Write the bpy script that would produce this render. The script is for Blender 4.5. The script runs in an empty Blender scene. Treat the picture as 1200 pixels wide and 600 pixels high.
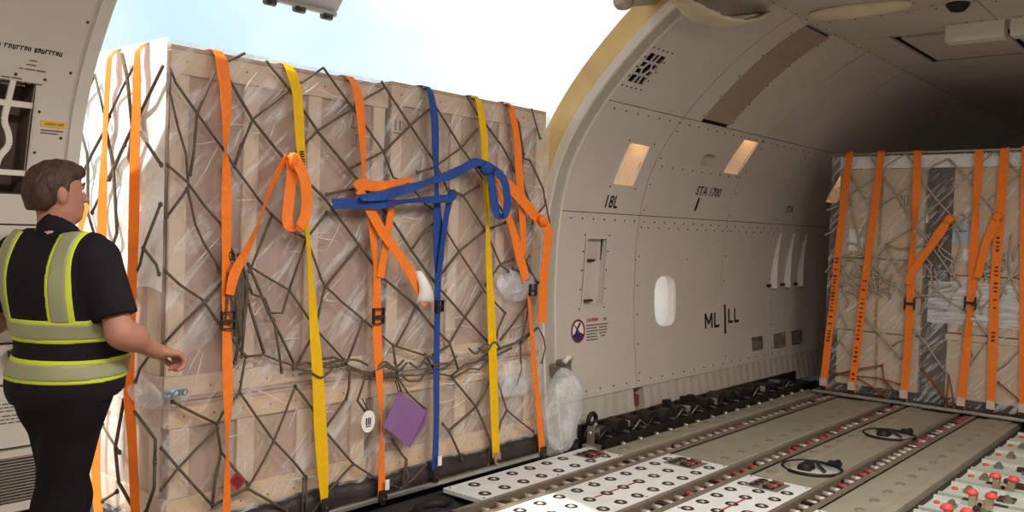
import bpy, bmesh, math, random
import numpy as np
from mathutils import Vector, Matrix
from mathutils.geometry import delaunay_2d_cdt

random.seed(7)
scene = bpy.context.scene
COL = scene.collection
PI = math.pi

# ------------------------------------------------------------------ camera
FPX = 1040.0                                   # focal length in pixels of a 1200 px wide frame
def _dir(u, v): return Vector(((u - 600) / FPX, -(v - 300) / FPX, -1.0))
_L = _dir(1475, 298).normalized()              # along the deck
_Y = _dir(-650, 228); _Y = (_Y - _L * _Y.dot(_L)).normalized()   # across the deck, towards the doorway
_U = _L.cross(_Y)
ROT = Matrix((_L, _Y, _U))
cam = bpy.data.cameras.new('camera')
cam_o = bpy.data.objects.new('camera', cam); COL.objects.link(cam_o)
cam_o.matrix_world = Matrix.Translation((0, 0, 1.6)) @ ROT.to_4x4()
cam.sensor_width = 36.0
cam.lens = 36.0 * FPX / 1200.0
cam.clip_start = 0.05
scene.camera = cam_o

# ------------------------------------------------------------------ world, sun, exposure
vs = scene.view_settings
vs.view_transform = 'Standard'; vs.look = 'None'; vs.gamma = 1.0; vs.use_curve_mapping = False
vs.exposure = 0.0
world = bpy.data.worlds.new('sky'); scene.world = world
world.use_nodes = True
wn = world.node_tree.nodes; wl = world.node_tree.links
wn.clear()
w_out = wn.new('ShaderNodeOutputWorld'); w_bg = wn.new('ShaderNodeBackground')
w_tc = wn.new('ShaderNodeTexCoord'); w_no = wn.new('ShaderNodeTexNoise'); w_rp = wn.new('ShaderNodeValToRGB')
w_mp = wn.new('ShaderNodeMapping'); w_mp.inputs['Location'].default_value = (3.3, 12.1, 9.4)
w_no.inputs['Scale'].default_value = 1.3; w_no.inputs['Detail'].default_value = 4
w_rp.color_ramp.elements[0].position = 0.36; w_rp.color_ramp.elements[0].color = (0.50, 0.68, 0.76, 1)
w_rp.color_ramp.elements[1].position = 0.54; w_rp.color_ramp.elements[1].color = (1.0, 1.0, 1.0, 1)
wl.new(w_tc.outputs['Generated'], w_mp.inputs['Vector']); wl.new(w_mp.outputs['Vector'], w_no.inputs['Vector']); wl.new(w_no.outputs['Fac'], w_rp.inputs['Fac'])
wl.new(w_rp.outputs['Color'], w_bg.inputs['Color']); w_bg.inputs['Strength'].default_value = 1.35
wl.new(w_bg.outputs['Background'], w_out.inputs['Surface'])

sun = bpy.data.lights.new('sun', 'SUN'); sun.energy = 8.0; sun.angle = 0.02; sun.color = (1.0, 0.95, 0.86)
sun_o = bpy.data.objects.new('sun', sun); COL.objects.link(sun_o)
sun_o.rotation_euler = Vector((-0.49, 0.20, 0.85)).to_track_quat('Z', 'Y').to_euler()
CABIN_WATTS = 84.0

# ------------------------------------------------------------------ helpers
def lin(c):
    return tuple(((x / 12.92) if x <= 0.04045 else ((x + 0.055) / 1.055) ** 2.4) for x in c)
def rgb(r, g, b): return lin((r / 255, g / 255, b / 255)) + (1.0,)

MATS = {}
def mat(name, col, rough=0.55, metal=0.0, var=0.06, scale=6.0, bump=0.0, bscale=40.0, stretch=(1, 1, 1), spec=0.4):
    if name in MATS: return MATS[name]
    m = bpy.data.materials.new(name); m.use_nodes = True
    N = m.node_tree.nodes; K = m.node_tree.links
    b = N['Principled BSDF']
    b.inputs['Roughness'].default_value = rough; b.inputs['Metallic'].default_value = metal
    b.inputs['Specular IOR Level'].default_value = spec
    tc = N.new('ShaderNodeTexCoord'); mp = N.new('ShaderNodeMapping'); mp.inputs['Scale'].default_value = stretch
    K.new(tc.outputs['Object'], mp.inputs['Vector'])
    no = N.new('ShaderNodeTexNoise'); no.inputs['Scale'].default_value = scale; no.inputs['Detail'].default_value = 6
    K.new(mp.outputs['Vector'], no.inputs['Vector'])
    rp = N.new('ShaderNodeValToRGB')
    c = col[:3]
    rp.color_ramp.elements[0].position = 0.3; rp.color_ramp.elements[1].position = 0.7
    rp.color_ramp.elements[0].color = tuple(max(0, x * (1 - var)) for x in c) + (1,)
    rp.color_ramp.elements[1].color = tuple(min(1, x * (1 + var)) for x in c) + (1,)
    K.new(no.outputs['Fac'], rp.inputs['Fac']); K.new(rp.outputs['Color'], b.inputs['Base Color'])
    if bump > 0:
        n2 = N.new('ShaderNodeTexNoise'); n2.inputs['Scale'].default_value = bscale; n2.inputs['Detail'].default_value = 4
        K.new(mp.outputs['Vector'], n2.inputs['Vector'])
        bp = N.new('ShaderNodeBump'); bp.inputs['Strength'].default_value = bump; bp.inputs['Distance'].default_value = 0.01
        K.new(n2.outputs['Fac'], bp.inputs['Height']); K.new(bp.outputs['Normal'], b.inputs['Normal'])
    MATS[name] = m
    return m

def emit(name, col, s):
    if name in MATS: return MATS[name]
    m = bpy.data.materials.new(name); m.use_nodes = True
    N = m.node_tree.nodes; K = m.node_tree.links; N.clear()
    o = N.new('ShaderNodeOutputMaterial'); e = N.new('ShaderNodeEmission')
    e.inputs['Color'].default_value = col; e.inputs['Strength'].default_value = s
    K.new(e.outputs['Emission'], o.inputs['Surface']); MATS[name] = m
    return m

def film(name, base, peak, scale=3.0, stretch=(1, 1, 1), rough=0.22, tint=(0.93, 0.94, 0.95, 1), lo=0.5, hi=0.72, rot=0.0):
    """clear stretch wrap: mostly see-through, milky at creases, with white streaks painted in as highlights"""
    if name in MATS: return MATS[name]
    m = bpy.data.materials.new(name); m.use_nodes = True
    N = m.node_tree.nodes; K = m.node_tree.links; N.clear()
    out = N.new('ShaderNodeOutputMaterial'); mix = N.new('ShaderNodeMixShader')
    tr = N.new('ShaderNodeBsdfTransparent'); pb = N.new('ShaderNodeBsdfPrincipled')
    pb.inputs['Base Color'].default_value = tint; pb.inputs['Roughness'].default_value = rough
    pb.inputs['Specular IOR Level'].default_value = 0.8
    tc = N.new('ShaderNodeTexCoord'); mp = N.new('ShaderNodeMapping'); mp.inputs['Scale'].default_value = stretch
    if rot: mp.vector_type = 'TEXTURE'; mp.inputs['Rotation'].default_value = (rot if stretch[0] == 1 and stretch[1] != 1 else 0, rot if stretch[0] != 1 else 0, 0); mp.inputs['Scale'].default_value = tuple(1 / q for q in stretch)
    K.new(tc.outputs['Object'], mp.inputs['Vector'])
    a = N.new('ShaderNodeTexNoise'); a.inputs['Scale'].default_value = scale; a.inputs['Detail'].default_value = 7
    a.inputs['Roughness'].default_value = 0.62; a.inputs['Distortion'].default_value = 0.8
    K.new(mp.outputs['Vector'], a.inputs['Vector'])
    mr = N.new('ShaderNodeMapRange'); mr.inputs['From Min'].default_value = lo; mr.inputs['From Max'].default_value = hi
    mr.inputs['To Min'].default_value = base; mr.inputs['To Max'].default_value = peak
    K.new(a.outputs['Fac'], mr.inputs['Value']); K.new(mr.outputs['Result'], mix.inputs['Fac'])
    bp = N.new('ShaderNodeBump'); bp.inputs['Strength'].default_value = 0.7; bp.inputs['Distance'].default_value = 0.03
    K.new(a.outputs['Fac'], bp.inputs['Height']); K.new(bp.outputs['Normal'], pb.inputs['Normal'])
    K.new(tr.outputs['BSDF'], mix.inputs[1]); K.new(pb.outputs['BSDF'], mix.inputs[2])
    K.new(mix.outputs['Shader'], out.inputs['Surface']); MATS[name] = m
    return m

class MB:
    def __init__(s): s.v = []; s.f = []; s.m = []; s.cur = 0
    def add(s, vs, fs):
        o = len(s.v); s.v += [tuple(p) for p in vs]; s.f += [tuple(i + o for i in f) for f in fs]; s.m += [s.cur] * len(fs); return s
    def box(s, c, d, rz=0.0, M=None):
        x, y, z = d[0] / 2, d[1] / 2, d[2] / 2
        vs = [Vector((sx * x, sy * y, sz * z)) for sz in (-1, 1) for sy in (-1, 1) for sx in (-1, 1)]
        R = M if M is not None else Matrix.Rotation(rz, 3, 'Z')
        vs = [R @ p + Vector(c) for p in vs]
        return s.add(vs, [(0, 2, 3, 1), (4, 5, 7, 6), (0, 1, 5, 4), (2, 6, 7, 3), (0, 4, 6, 2), (1, 3, 7, 5)])
    def bbox(s, a, b): return s.box([(a[i] + b[i]) / 2 for i in range(3)], [abs(b[i] - a[i]) for i in range(3)])
    def tube(s, pts, r, n=8, caps=True):
        pts = [Vector(p) for p in pts]; R = r if isinstance(r, (list, tuple)) else [r] * len(pts)
        rings = []; up = None
        for i, p in enumerate(pts):
            t = (pts[min(i + 1, len(pts) - 1)] - pts[max(i - 1, 0)])
            t = t.normalized() if t.length > 1e-9 else Vector((0, 0, 1))
            if up is None: up = Vector((0, 0, 1)) if abs(t.z) < 0.9 else Vector((1, 0, 0))
            a = t.cross(up); a = a.normalized() if a.length > 1e-6 else t.orthogonal().normalized()
            b = a.cross(t).normalized(); up = b
            rings.append([p + (a * math.cos(2 * PI * k / n) + b * math.sin(2 * PI * k / n)) * R[i] for k in range(n)])
        vs = [q for rg in rings for q in rg]; fs = []
        for i in range(len(pts) - 1):
            for k in range(n):
                fs.append((i * n + k, i * n + (k + 1) % n, (i + 1) * n + (k + 1) % n, (i + 1) * n + k))
        if caps:
            fs.append(tuple(range(n))[::-1]); fs.append(tuple((len(pts) - 1) * n + k for k in range(n)))
        return s.add(vs, fs)
    def cyl(s, a, b, r, n=12): return s.tube([a, b], r, n)
    def lathe(s, prof, c=(0, 0, 0), n=16, M=None):
        vs = []
        for r, z in prof:
            for k in range(n):
                p = Vector((r * math.cos(2 * PI * k / n), r * math.sin(2 * PI * k / n), z))
                if M is not None: p = M @ p
                vs.append(p + Vector(c))
        fs = []
        for i in range(len(prof) - 1):
            for k in range(n):
                fs.append((i * n + k, i * n + (k + 1) % n, (i + 1) * n + (k + 1) % n, (i + 1) * n + k))
        if prof[-1][0] > 1e-5: fs.append(tuple((len(prof) - 1) * n + k for k in range(n)))
        if prof[0][0] > 1e-5: fs.append(tuple(range(n))[::-1])
        return s.add(vs, fs)
    def prism(s, poly, ax, a, b):
        """poly in the two other axes, extruded along axis ax from a to b"""
        def P(q, t):
            l = list(q); l.insert(ax, t); return tuple(l)
        n = len(poly); vs = [P(q, a) for q in poly] + [P(q, b) for q in poly]
        fs = [tuple(range(n))[::-1], tuple(range(n, 2 * n))]
        for k in range(n): fs.append((k, (k + 1) % n, n + (k + 1) % n, n + k))
        return s.add(vs, fs)
    def mesh(s, name, mats, smooth=False, recalc=True):
        me = bpy.data.meshes.new(name); me.from_pydata(s.v, [], s.f)
        if not isinstance(mats, (list, tuple)): mats = [mats]
        for m in mats: me.materials.append(m)
        if len(mats) > 1: me.polygons.foreach_set('material_index', s.m)
        if recalc:
            bm = bmesh.new(); bm.from_mesh(me); bmesh.ops.recalc_face_normals(bm, faces=bm.faces); bm.to_mesh(me); bm.free()
        if smooth: me.polygons.foreach_set('use_smooth', [True] * len(me.polygons))
        me.update()
        return me
    def build(s, name, mats, parent=None, smooth=False, bevel=0.0, recalc=True):
        o = bpy.data.objects.new(name, s.mesh(name, mats, smooth, recalc)); COL.objects.link(o)
        if parent is not None: o.parent = parent
        if bevel > 0:
            b = o.modifiers.new('bevel', 'BEVEL'); b.width = bevel; b.segments = 2; b.limit_method = 'ANGLE'
        return o

def tag(o, label=None, cat=None, group=None, kind=None):
    if label: o['label'] = label
    if cat: o['category'] = cat
    if group: o['group'] = group
    if kind: o['kind'] = kind
    return o
def thing(name, label, cat, loc=(0, 0, 0), group=None, rz=0.0):
    o = bpy.data.objects.new(name, None); COL.objects.link(o); o.location = loc; o.rotation_euler = (0, 0, rz)
    o.empty_display_size = 0.1
    return tag(o, label, cat, group)
def inst(me, name, parent, loc=(0, 0, 0), rot=(0, 0, 0), scale=(1, 1, 1)):
    o = bpy.data.objects.new(name, me); COL.objects.link(o); o.parent = parent
    o.location = loc; o.rotation_euler = rot; o.scale = scale
    return o
def copy_tree(o, parent=None):
    c = o.copy(); COL.objects.link(c); c.parent = parent
    for ch in list(o.children): copy_tree(ch, c)
    return c
def ico(r=1.0, sub=1):
    bm = bmesh.new(); bmesh.ops.create_icosphere(bm, subdivisions=sub, radius=r)
    v = [tuple(p.co) for p in bm.verts]; f = [tuple(q.index for q in p.verts) for p in bm.faces]; bm.free()
    return v, f
ICO1 = ico(1, 1); ICO2 = ico(1, 2)
def blob(mb, c, r, src=ICO1):
    r = r if isinstance(r, (tuple, list)) else (r, r, r)
    mb.add([(c[0] + p[0] * r[0], c[1] + p[1] * r[1], c[2] + p[2] * r[2]) for p in src[0]], src[1])
def spline(pts, k=4):
    P = [np.array(p, float) for p in pts]; out = []
    for i in range(len(P) - 1):
        p0 = P[max(i - 1, 0)]; p1 = P[i]; p2 = P[i + 1]; p3 = P[min(i + 2, len(P) - 1)]
        for j in range(k):
            t = j / k
            out.append(0.5 * ((2 * p1) + (p2 - p0) * t + (2 * p0 - 5 * p1 + 4 * p2 - p3) * t * t + (3 * p1 - p0 - 3 * p2 + p3) * t ** 3))
    out.append(P[-1]); return out

# ------------------------------------------------------------------ materials
LINER = mat('liner_paint', rgb(200, 191, 183), 0.45, var=0.04, scale=2.0, bump=0.03, bscale=25)
LINER2 = mat('liner_paint_ceiling', rgb(192, 182, 172), 0.5, var=0.05, scale=1.5)
KICK = mat('kick_panel', rgb(186, 178, 166), 0.5, var=0.06)
STRIP = mat('frame_strip', rgb(160, 140, 126), 0.5, var=0.05)
DARKGAP = mat('dark_gap', rgb(38, 34, 30), 0.8)
RIVET = mat('rivet_steel', rgb(70, 62, 54), 0.4, 0.6)
PRIMER = mat('primer_frame', rgb(226, 196, 134), 0.5, var=0.12, scale=5)
JAMBGREY = mat('jamb_seal', rgb(176, 170, 158), 0.6)
BLACK = mat('black_print', rgb(24, 22, 22), 0.6)
REDP = mat('red_print', rgb(170, 40, 40), 0.6)
BLUEP = mat('blue_print', rgb(48, 44, 88), 0.6)
WHITEP = mat('white_print', rgb(225, 220, 212), 0.6)
GREYP = mat('grey_print', rgb(110, 100, 92), 0.6)
YELP = mat('amber_label', rgb(226, 176, 74), 0.5)
WHITE = mat('white_paint', rgb(222, 214, 202), 0.5, var=0.03)
MATW = mat('ball_mat_plate', rgb(224, 227, 225), 0.4, 0.0, var=0.07, scale=9)
OLIVE = mat('deck_panel', rgb(156, 152, 134), 0.5, 0.1, var=0.1, scale=4)
OLIVE2 = mat('deck_ridge', rgb(124, 118, 100), 0.5, 0.1, var=0.1)
SUBFLOOR = mat('sub_floor', rgb(58, 54, 48), 0.7, var=0.2)
ALU = mat('aluminium', rgb(190, 186, 178), 0.35, 0.8, var=0.08, scale=12)
RAILM = mat('track_rail', rgb(150, 138, 122), 0.45, 0.5, var=0.1)
RAILD = mat('track_bed', rgb(60, 46, 40), 0.6, 0.2, var=0.2)
ROLLER = mat('roller_steel', rgb(186, 176, 166), 0.4, 0.3, var=0.1)
ROLLRED = mat('roller_red', rgb(150, 74, 68), 0.5, var=0.2)
STEELD = mat('dark_steel', rgb(66, 60, 56), 0.45, 0.6, var=0.2)
LOCKD = mat('lock_rail_black', rgb(40, 35, 31), 0.5, 0.3, var=0.3, scale=14)
LOCKG = mat('lock_grey', rgb(140, 132, 120), 0.4, 0.5, var=0.15)
RUBBER = mat('rubber_black', rgb(24, 23, 24), 0.6, var=0.2)
REDCAP = mat('red_cap', rgb(226, 84, 76), 0.4, var=0.1)
BEIGE = mat('guide_post', rgb(176, 164, 132), 0.45, 0.3)
TRAY = mat('tray_pale', rgb(200, 206, 196), 0.4, 0.1, var=0.12, scale=10)
def wood(name, col, var=0.16, horiz=False):
    return mat(name, col, 0.65, var=var, scale=3.2, bump=0.12, bscale=8, stretch=((1.2, 6, 14) if horiz else (14, 6, 1.2)), spec=0.25)
PLY = wood('plywood', rgb(168, 138, 120), 0.08)
PLY2 = wood('plywood_pale', rgb(176, 148, 126), 0.08)
CLEAT = wood('cleat_pine', rgb(202, 178, 154), 0.06)
RAILW = wood('rail_pine', rgb(200, 174, 148), 0.07, True)
SKID = wood('skid_pine', rgb(206, 174, 138), 0.1, True)
CARD = mat('cardboard', rgb(200, 178, 150), 0.75, var=0.07, scale=3, spec=0.2)
CARDW = mat('white_board', rgb(232, 232, 228), 0.7, var=0.05)
ROPE = mat('net_rope', rgb(92, 80, 68), 0.8, var=0.25, scale=60)
ROPEF = mat('net_rope_pale', rgb(176, 164, 144), 0.8, var=0.25, scale=60)
ROPERUST = mat('net_rope_rust', rgb(140, 84, 52), 0.8, var=0.2, scale=60)
def web(name, col): return mat(name, col, 0.6, var=0.07, scale=30, bump=0.15, bscale=160, spec=0.25)
ORANGE = web('webbing_orange', rgb(244, 128, 44)); YELLOW = web('webbing_yellow', rgb(232, 184, 12)); BLUE = web('webbing_blue', rgb(40, 72, 142))
PURPLE = mat('purple_card', rgb(134, 94, 146), 0.6, var=0.05)
PAPER = mat('paper', rgb(236, 232, 228), 0.6, var=0.02)
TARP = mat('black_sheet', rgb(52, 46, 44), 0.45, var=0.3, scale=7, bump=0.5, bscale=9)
FILM = film('stretch_film', 0.12, 0.62, 2.0, (5.0, 1.0, 0.9), rough=0.14, lo=0.50, hi=0.74, rot=0.75)  # diagonal white streaks in the opacity stand in for highlights on the film
FILMCREASE = film('film_crease', 0.35, 0.6, 9.0, (1, 1, 1))
FILMSIDE = film('stretch_film_side', 0.10, 0.55, 3.5, (1, 1, 0.5), lo=0.42, hi=0.72)
FILMWHITE = film('stretch_film_layers', 0.55, 0.92, 3.0, (1, 1, 0.5), lo=0.35, hi=0.65)
FILMBAG = film('plastic_bag', 0.10, 0.55, 7.0, (1, 1, 0.7), rough=0.15, lo=0.4, hi=0.7, tint=(0.86, 0.89, 0.95, 1))
FILMFAR = film('stretch_film_far', 0.08, 0.65, 4.0, (1, 5, 0.9), rough=0.18, lo=0.5, hi=0.7, rot=0.7)  # stronger white streaks painted in for the shine of this film
SKIN = mat('skin', rgb(172, 120, 101), 0.5, var=0.05, scale=10, spec=0.35)
HAIR = mat('hair_brown', rgb(62, 40, 28), 0.55, var=0.35, scale=40, bump=0.6, bscale=90, stretch=(1, 1, 0.4))
NAVY = mat('polo_navy', rgb(30, 27, 32), 0.85, var=0.15, scale=8, bump=0.15, bscale=14, spec=0.15)
VESTD = mat('vest_navy', rgb(26, 24, 26), 0.8, var=0.15, scale=8, bump=0.15, bscale=12, spec=0.15)
LIME = mat('vest_lime', rgb(196, 208, 52), 0.6, var=0.05)
TAPE = mat('reflective_tape', rgb(150, 150, 116), 0.4, 0.1, var=0.08)
TROUS = mat('trousers_black', rgb(19, 17, 19), 0.85, var=0.2, spec=0.15)

FRONT_ROPES = [
[(2.056, 2.287), (2.115, 2.220), (2.243, 2.075), (2.362, 1.943), (2.429, 1.862), (2.578, 1.700), (2.650, 1.634), (2.756, 1.559), (2.869, 1.517), (2.971, 1.299), (2.994, 1.267), (3.113, 1.175), (3.262, 1.073), (3.499, 0.906), (3.764, 0.823)],
[(2.386, 2.280), (2.453, 2.191), (2.523, 2.100), (2.661, 1.970), (2.772, 1.880), (2.979, 1.732), (3.074, 1.635), (3.222, 1.488), (3.338, 1.368), (3.418, 1.294), (3.667, 1.132), (3.830, 0.984), (3.969, 0.885), (4.019, 0.784), (4.053, 0.711)],
[(2.593, 2.400), (2.734, 2.280), (2.799, 2.211), (2.928, 2.075), (3.135, 1.902), (3.210, 1.837), (3.450, 1.642), (3.619, 1.461), (3.758, 1.323), (3.871, 1.222), (4.101, 1.037), (4.320, 0.869)],
[(2.945, 2.422), (3.044, 2.329), (3.135, 2.249), (3.247, 2.146), (3.378, 2.021), (3.461, 1.877), (3.582, 1.850), (3.726, 1.732), (3.792, 1.704), (3.900, 1.588), (4.027, 1.452), (4.219, 1.261), (4.288, 1.187), (4.491, 1.044)],
[(3.350, 2.411), (3.383, 2.377), (3.582, 2.188), (3.712, 2.066), (3.794, 1.991), (3.904, 1.838), (4.058, 1.794), (4.269, 1.590), (4.432, 1.363), (4.512, 1.322)],
[(3.772, 2.336), (3.887, 2.227), (4.013, 2.104), (4.078, 2.051), (4.211, 1.932), (4.431, 1.717), (4.495, 1.663), (4.639, 1.453), (4.808, 1.247)],
[(4.053, 2.425), (4.152, 2.326), (4.236, 2.271), (4.410, 2.140), (4.501, 2.047), (4.531, 1.993)],
[(4.439, 2.422), (4.567, 2.314), (4.622, 2.137), (4.600, 2.027), (4.654, 1.875), (4.754, 1.735)],
[(4.698, 2.427), (4.771, 2.290), (4.802, 2.235)],
[(2.451, 1.926), (2.523, 2.100), (2.644, 2.199), (2.734, 2.276), (2.796, 2.315), (2.869, 2.366), (2.945, 2.422)],
[(2.429, 1.862), (2.464, 1.969)],
[(2.312, 2.301), (2.225, 2.093), (2.212, 1.905), (2.197, 1.809)],
[(2.383, 2.365), (2.434, 2.394), (2.471, 2.416)],
[(2.744, 1.925), (2.922, 2.088), (3.027, 2.154), (3.124, 2.216), (3.242, 2.301), (3.383, 2.382)],
[(3.135, 1.902), (3.230, 1.947), (3.390, 2.022), (3.582, 2.188), (3.731, 2.301)],
[(2.989, 1.755), (3.081, 1.778), (3.169, 1.792)],
[(3.648, 1.919), (3.788, 1.960), (4.021, 2.099), (4.157, 2.225)],
[(3.904, 1.838), (4.050, 1.804), (4.190, 1.871)],
[(3.222, 1.488), (3.118, 1.385), (3.022, 1.289), (2.995, 1.258)],
[(2.864, 1.516), (2.993, 1.659)],
[(2.864, 1.516), (2.824, 1.405), (2.765, 1.251)],
[(3.619, 1.461), (3.732, 1.584), (3.831, 1.643)],
[(3.868, 1.306), (4.027, 1.452), (4.260, 1.590), (4.461, 1.645)],
[(4.286, 1.237), (4.431, 1.374), (4.552, 1.402)],
[(2.054, 1.842), (2.181, 1.773), (2.270, 1.670), (2.363, 1.579), (2.436, 1.428)],
[(2.071, 1.607), (2.182, 1.737)],
[(2.056, 2.287), (2.087, 2.173), (2.132, 2.016), (2.173, 1.902), (2.184, 1.804), (2.190, 1.726), (2.229, 1.576), (2.275, 1.488), (2.335, 1.407), (2.359, 1.354)],
[(2.650, 1.634), (2.598, 1.513), (2.543, 1.385), (2.524, 1.352)],
[(2.064, 1.358), (2.158, 1.294), (2.277, 1.218), (2.366, 1.099), (2.448, 1.010), (2.507, 0.938)],
[(2.072, 1.026), (2.171, 1.110), (2.278, 1.201), (2.379, 1.304)],
[(2.517, 0.928), (2.625, 0.927), (2.698, 0.895), (2.777, 0.865), (2.825, 0.847)],
[(2.517, 0.928), (2.500, 0.837), (2.488, 0.753), (2.589, 0.616), (2.694, 0.478), (2.819, 0.350), (2.904, 0.248)],
[(2.904, 0.248), (2.910, 0.054)],
[(2.888, 0.246), (2.883, 0.060)],
[(2.488, 0.753), (2.396, 0.664), (2.365, 0.610), (2.391, 0.473), (2.469, 0.375), (2.544, 0.288)],
[(2.370, 0.593), (2.268, 0.515), (2.170, 0.435), (2.087, 0.351)],
[(2.132, 0.752), (2.251, 0.680), (2.365, 0.615)],
[(2.083, 0.542), (2.170, 0.435), (2.259, 0.328), (2.352, 0.218)],
[(2.391, 0.473), (2.363, 0.332), (2.352, 0.218)],
[(2.818, 0.745), (2.758, 0.610), (2.694, 0.478), (2.636, 0.387), (2.573, 0.299), (2.545, 0.266)],
[(2.545, 0.262), (2.667, 0.179), (2.784, 0.092)],
[(2.352, 0.218), (2.444, 0.240), (2.545, 0.262)],
[(2.524, 1.377), (2.639, 1.315), (2.765, 1.251), (2.831, 1.173), (2.894, 1.094), (2.940, 1.037), (3.039, 0.947), (3.142, 0.849)],
[(2.765, 1.251), (2.727, 1.134), (2.650, 1.138)],
[(2.475, 1.407), (2.493, 1.259), (2.485, 1.028), (2.455, 0.904)],
[(2.519, 1.385), (2.586, 1.257), (2.639, 1.147), (2.720, 1.016), (2.803, 0.872)],
[(2.513, 1.229), (2.566, 1.086), (2.620, 0.941)],
[(2.676, 1.102), (2.706, 0.969), (2.731, 0.830)],
[(2.496, 1.344), (2.547, 1.237), (2.617, 1.213), (2.649, 1.142)],
[(2.486, 1.352), (2.505, 1.175), (2.503, 1.069), (2.493, 0.930)],
[(2.804, 0.849), (2.885, 0.864), (3.026, 0.823), (3.155, 0.824), (3.266, 0.780), (3.361, 0.756), (3.546, 0.727), (3.698, 0.711), (3.842, 0.711), (3.993, 0.674)],
[(2.804, 0.840), (2.919, 0.811), (3.054, 0.853), (3.142, 0.854)],
[(2.951, 0.872), (3.065, 0.875), (3.142, 0.845), (3.186, 0.798), (3.362, 0.741), (3.533, 0.718)],
[(3.993, 0.674), (4.107, 0.733), (4.227, 0.744), (4.324, 0.785), (4.476, 0.817), (4.608, 0.836), (4.836, 0.919)],
[(4.009, 0.662), (4.164, 0.706), (4.254, 0.691), (4.351, 0.754), (4.565, 0.804)],
[(4.456, 0.870), (4.583, 0.970), (4.714, 1.085)],
[(4.663, 0.831), (4.711, 0.957), (4.741, 1.102)],
[(2.940, 1.046), (2.964, 1.145), (2.994, 1.267)],
[(2.940, 1.027), (2.882, 0.946), (2.825, 0.856)],
[(3.262, 1.068), (3.217, 0.961), (3.166, 0.852)],
[(3.667, 1.121), (3.602, 1.014), (3.525, 0.909)],
[(3.499, 0.906), (3.515, 0.820), (3.539, 0.727)],
[(3.142, 0.845), (3.181, 0.784), (3.178, 0.694), (3.162, 0.639)],
[(3.298, 0.753), (3.270, 0.684), (3.241, 0.615), (3.306, 0.539)],
[(3.162, 0.639), (3.087, 0.560), (3.014, 0.486)],
[(3.014, 0.486), (3.117, 0.376), (3.223, 0.263), (3.417, 0.133), (3.587, 0.018)],
[(3.223, 0.263), (3.135, 0.203), (3.038, 0.128), (2.950, 0.045)],
[(2.818, 0.745), (2.880, 0.675), (2.943, 0.598), (3.014, 0.486)],
[(3.514, 0.350), (3.577, 0.269), (3.628, 0.214), (3.611, 0.110), (3.601, 0.021)],
[(3.628, 0.214), (3.646, 0.104), (3.601, 0.021)],
[(3.792, 0.153), (3.688, 0.085), (3.601, 0.021)],
[(3.546, 0.712), (3.632, 0.606), (3.778, 0.495)],
[(3.533, 0.718), (3.555, 0.666), (3.570, 0.634)],
[(4.001, 0.663), (4.123, 0.552), (4.233, 0.450), (4.313, 0.327), (4.386, 0.198), (4.368, 0.048)],
[(4.233, 0.450), (4.107, 0.390), (3.985, 0.333)],
[(3.930, 0.384), (3.985, 0.333), (4.051, 0.231), (4.111, 0.133)],
[(4.358, 0.602), (4.303, 0.524), (4.233, 0.450)],
[(4.426, 0.612), (4.483, 0.503), (4.542, 0.386), (4.701, 0.282), (4.837, 0.196)],
[(4.542, 0.386), (4.484, 0.319), (4.461, 0.243)],
[(4.101, 1.037), (4.027, 0.955), (3.969, 0.885)],
[(4.101, 1.037), (4.177, 1.115), (4.247, 1.189)],
[(4.491, 1.044), (4.427, 0.946), (4.412, 0.890)],
[(4.663, 0.831), (4.682, 0.643), (4.641, 0.554)],
[(3.573, 0.724), (3.629, 0.682), (3.714, 0.673), (3.769, 0.719)],
[(3.757, 0.834), (3.802, 0.778), (3.833, 0.738)],
[(3.830, 0.822), (3.895, 0.848), (3.969, 0.869)],
[(4.624, 2.086), (4.698, 2.075), (4.778, 1.982), (4.859, 1.887), (4.884, 1.781), (4.811, 1.719), (4.756, 1.682)],
[(4.632, 2.115), (4.611, 1.999), (4.664, 1.858), (4.754, 1.729), (4.749, 1.647)],
[(4.883, 1.811), (4.928, 1.693), (4.973, 1.593), (4.966, 1.544), (4.890, 1.502)],
[(4.856, 1.246), (4.800, 1.218), (4.746, 1.178), (4.713, 1.097)],
[(4.917, 1.196), (4.862, 1.144), (4.925, 1.046)],
[(4.672, 0.831), (4.762, 0.883), (4.854, 0.924), (4.917, 0.848), (4.940, 0.774), (4.907, 0.674)],
[(4.733, 1.424), (4.671, 1.366), (4.768, 1.295), (4.818, 1.247)],
[(4.555, 1.339), (4.647, 1.309), (4.723, 1.261)],
]
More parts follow.
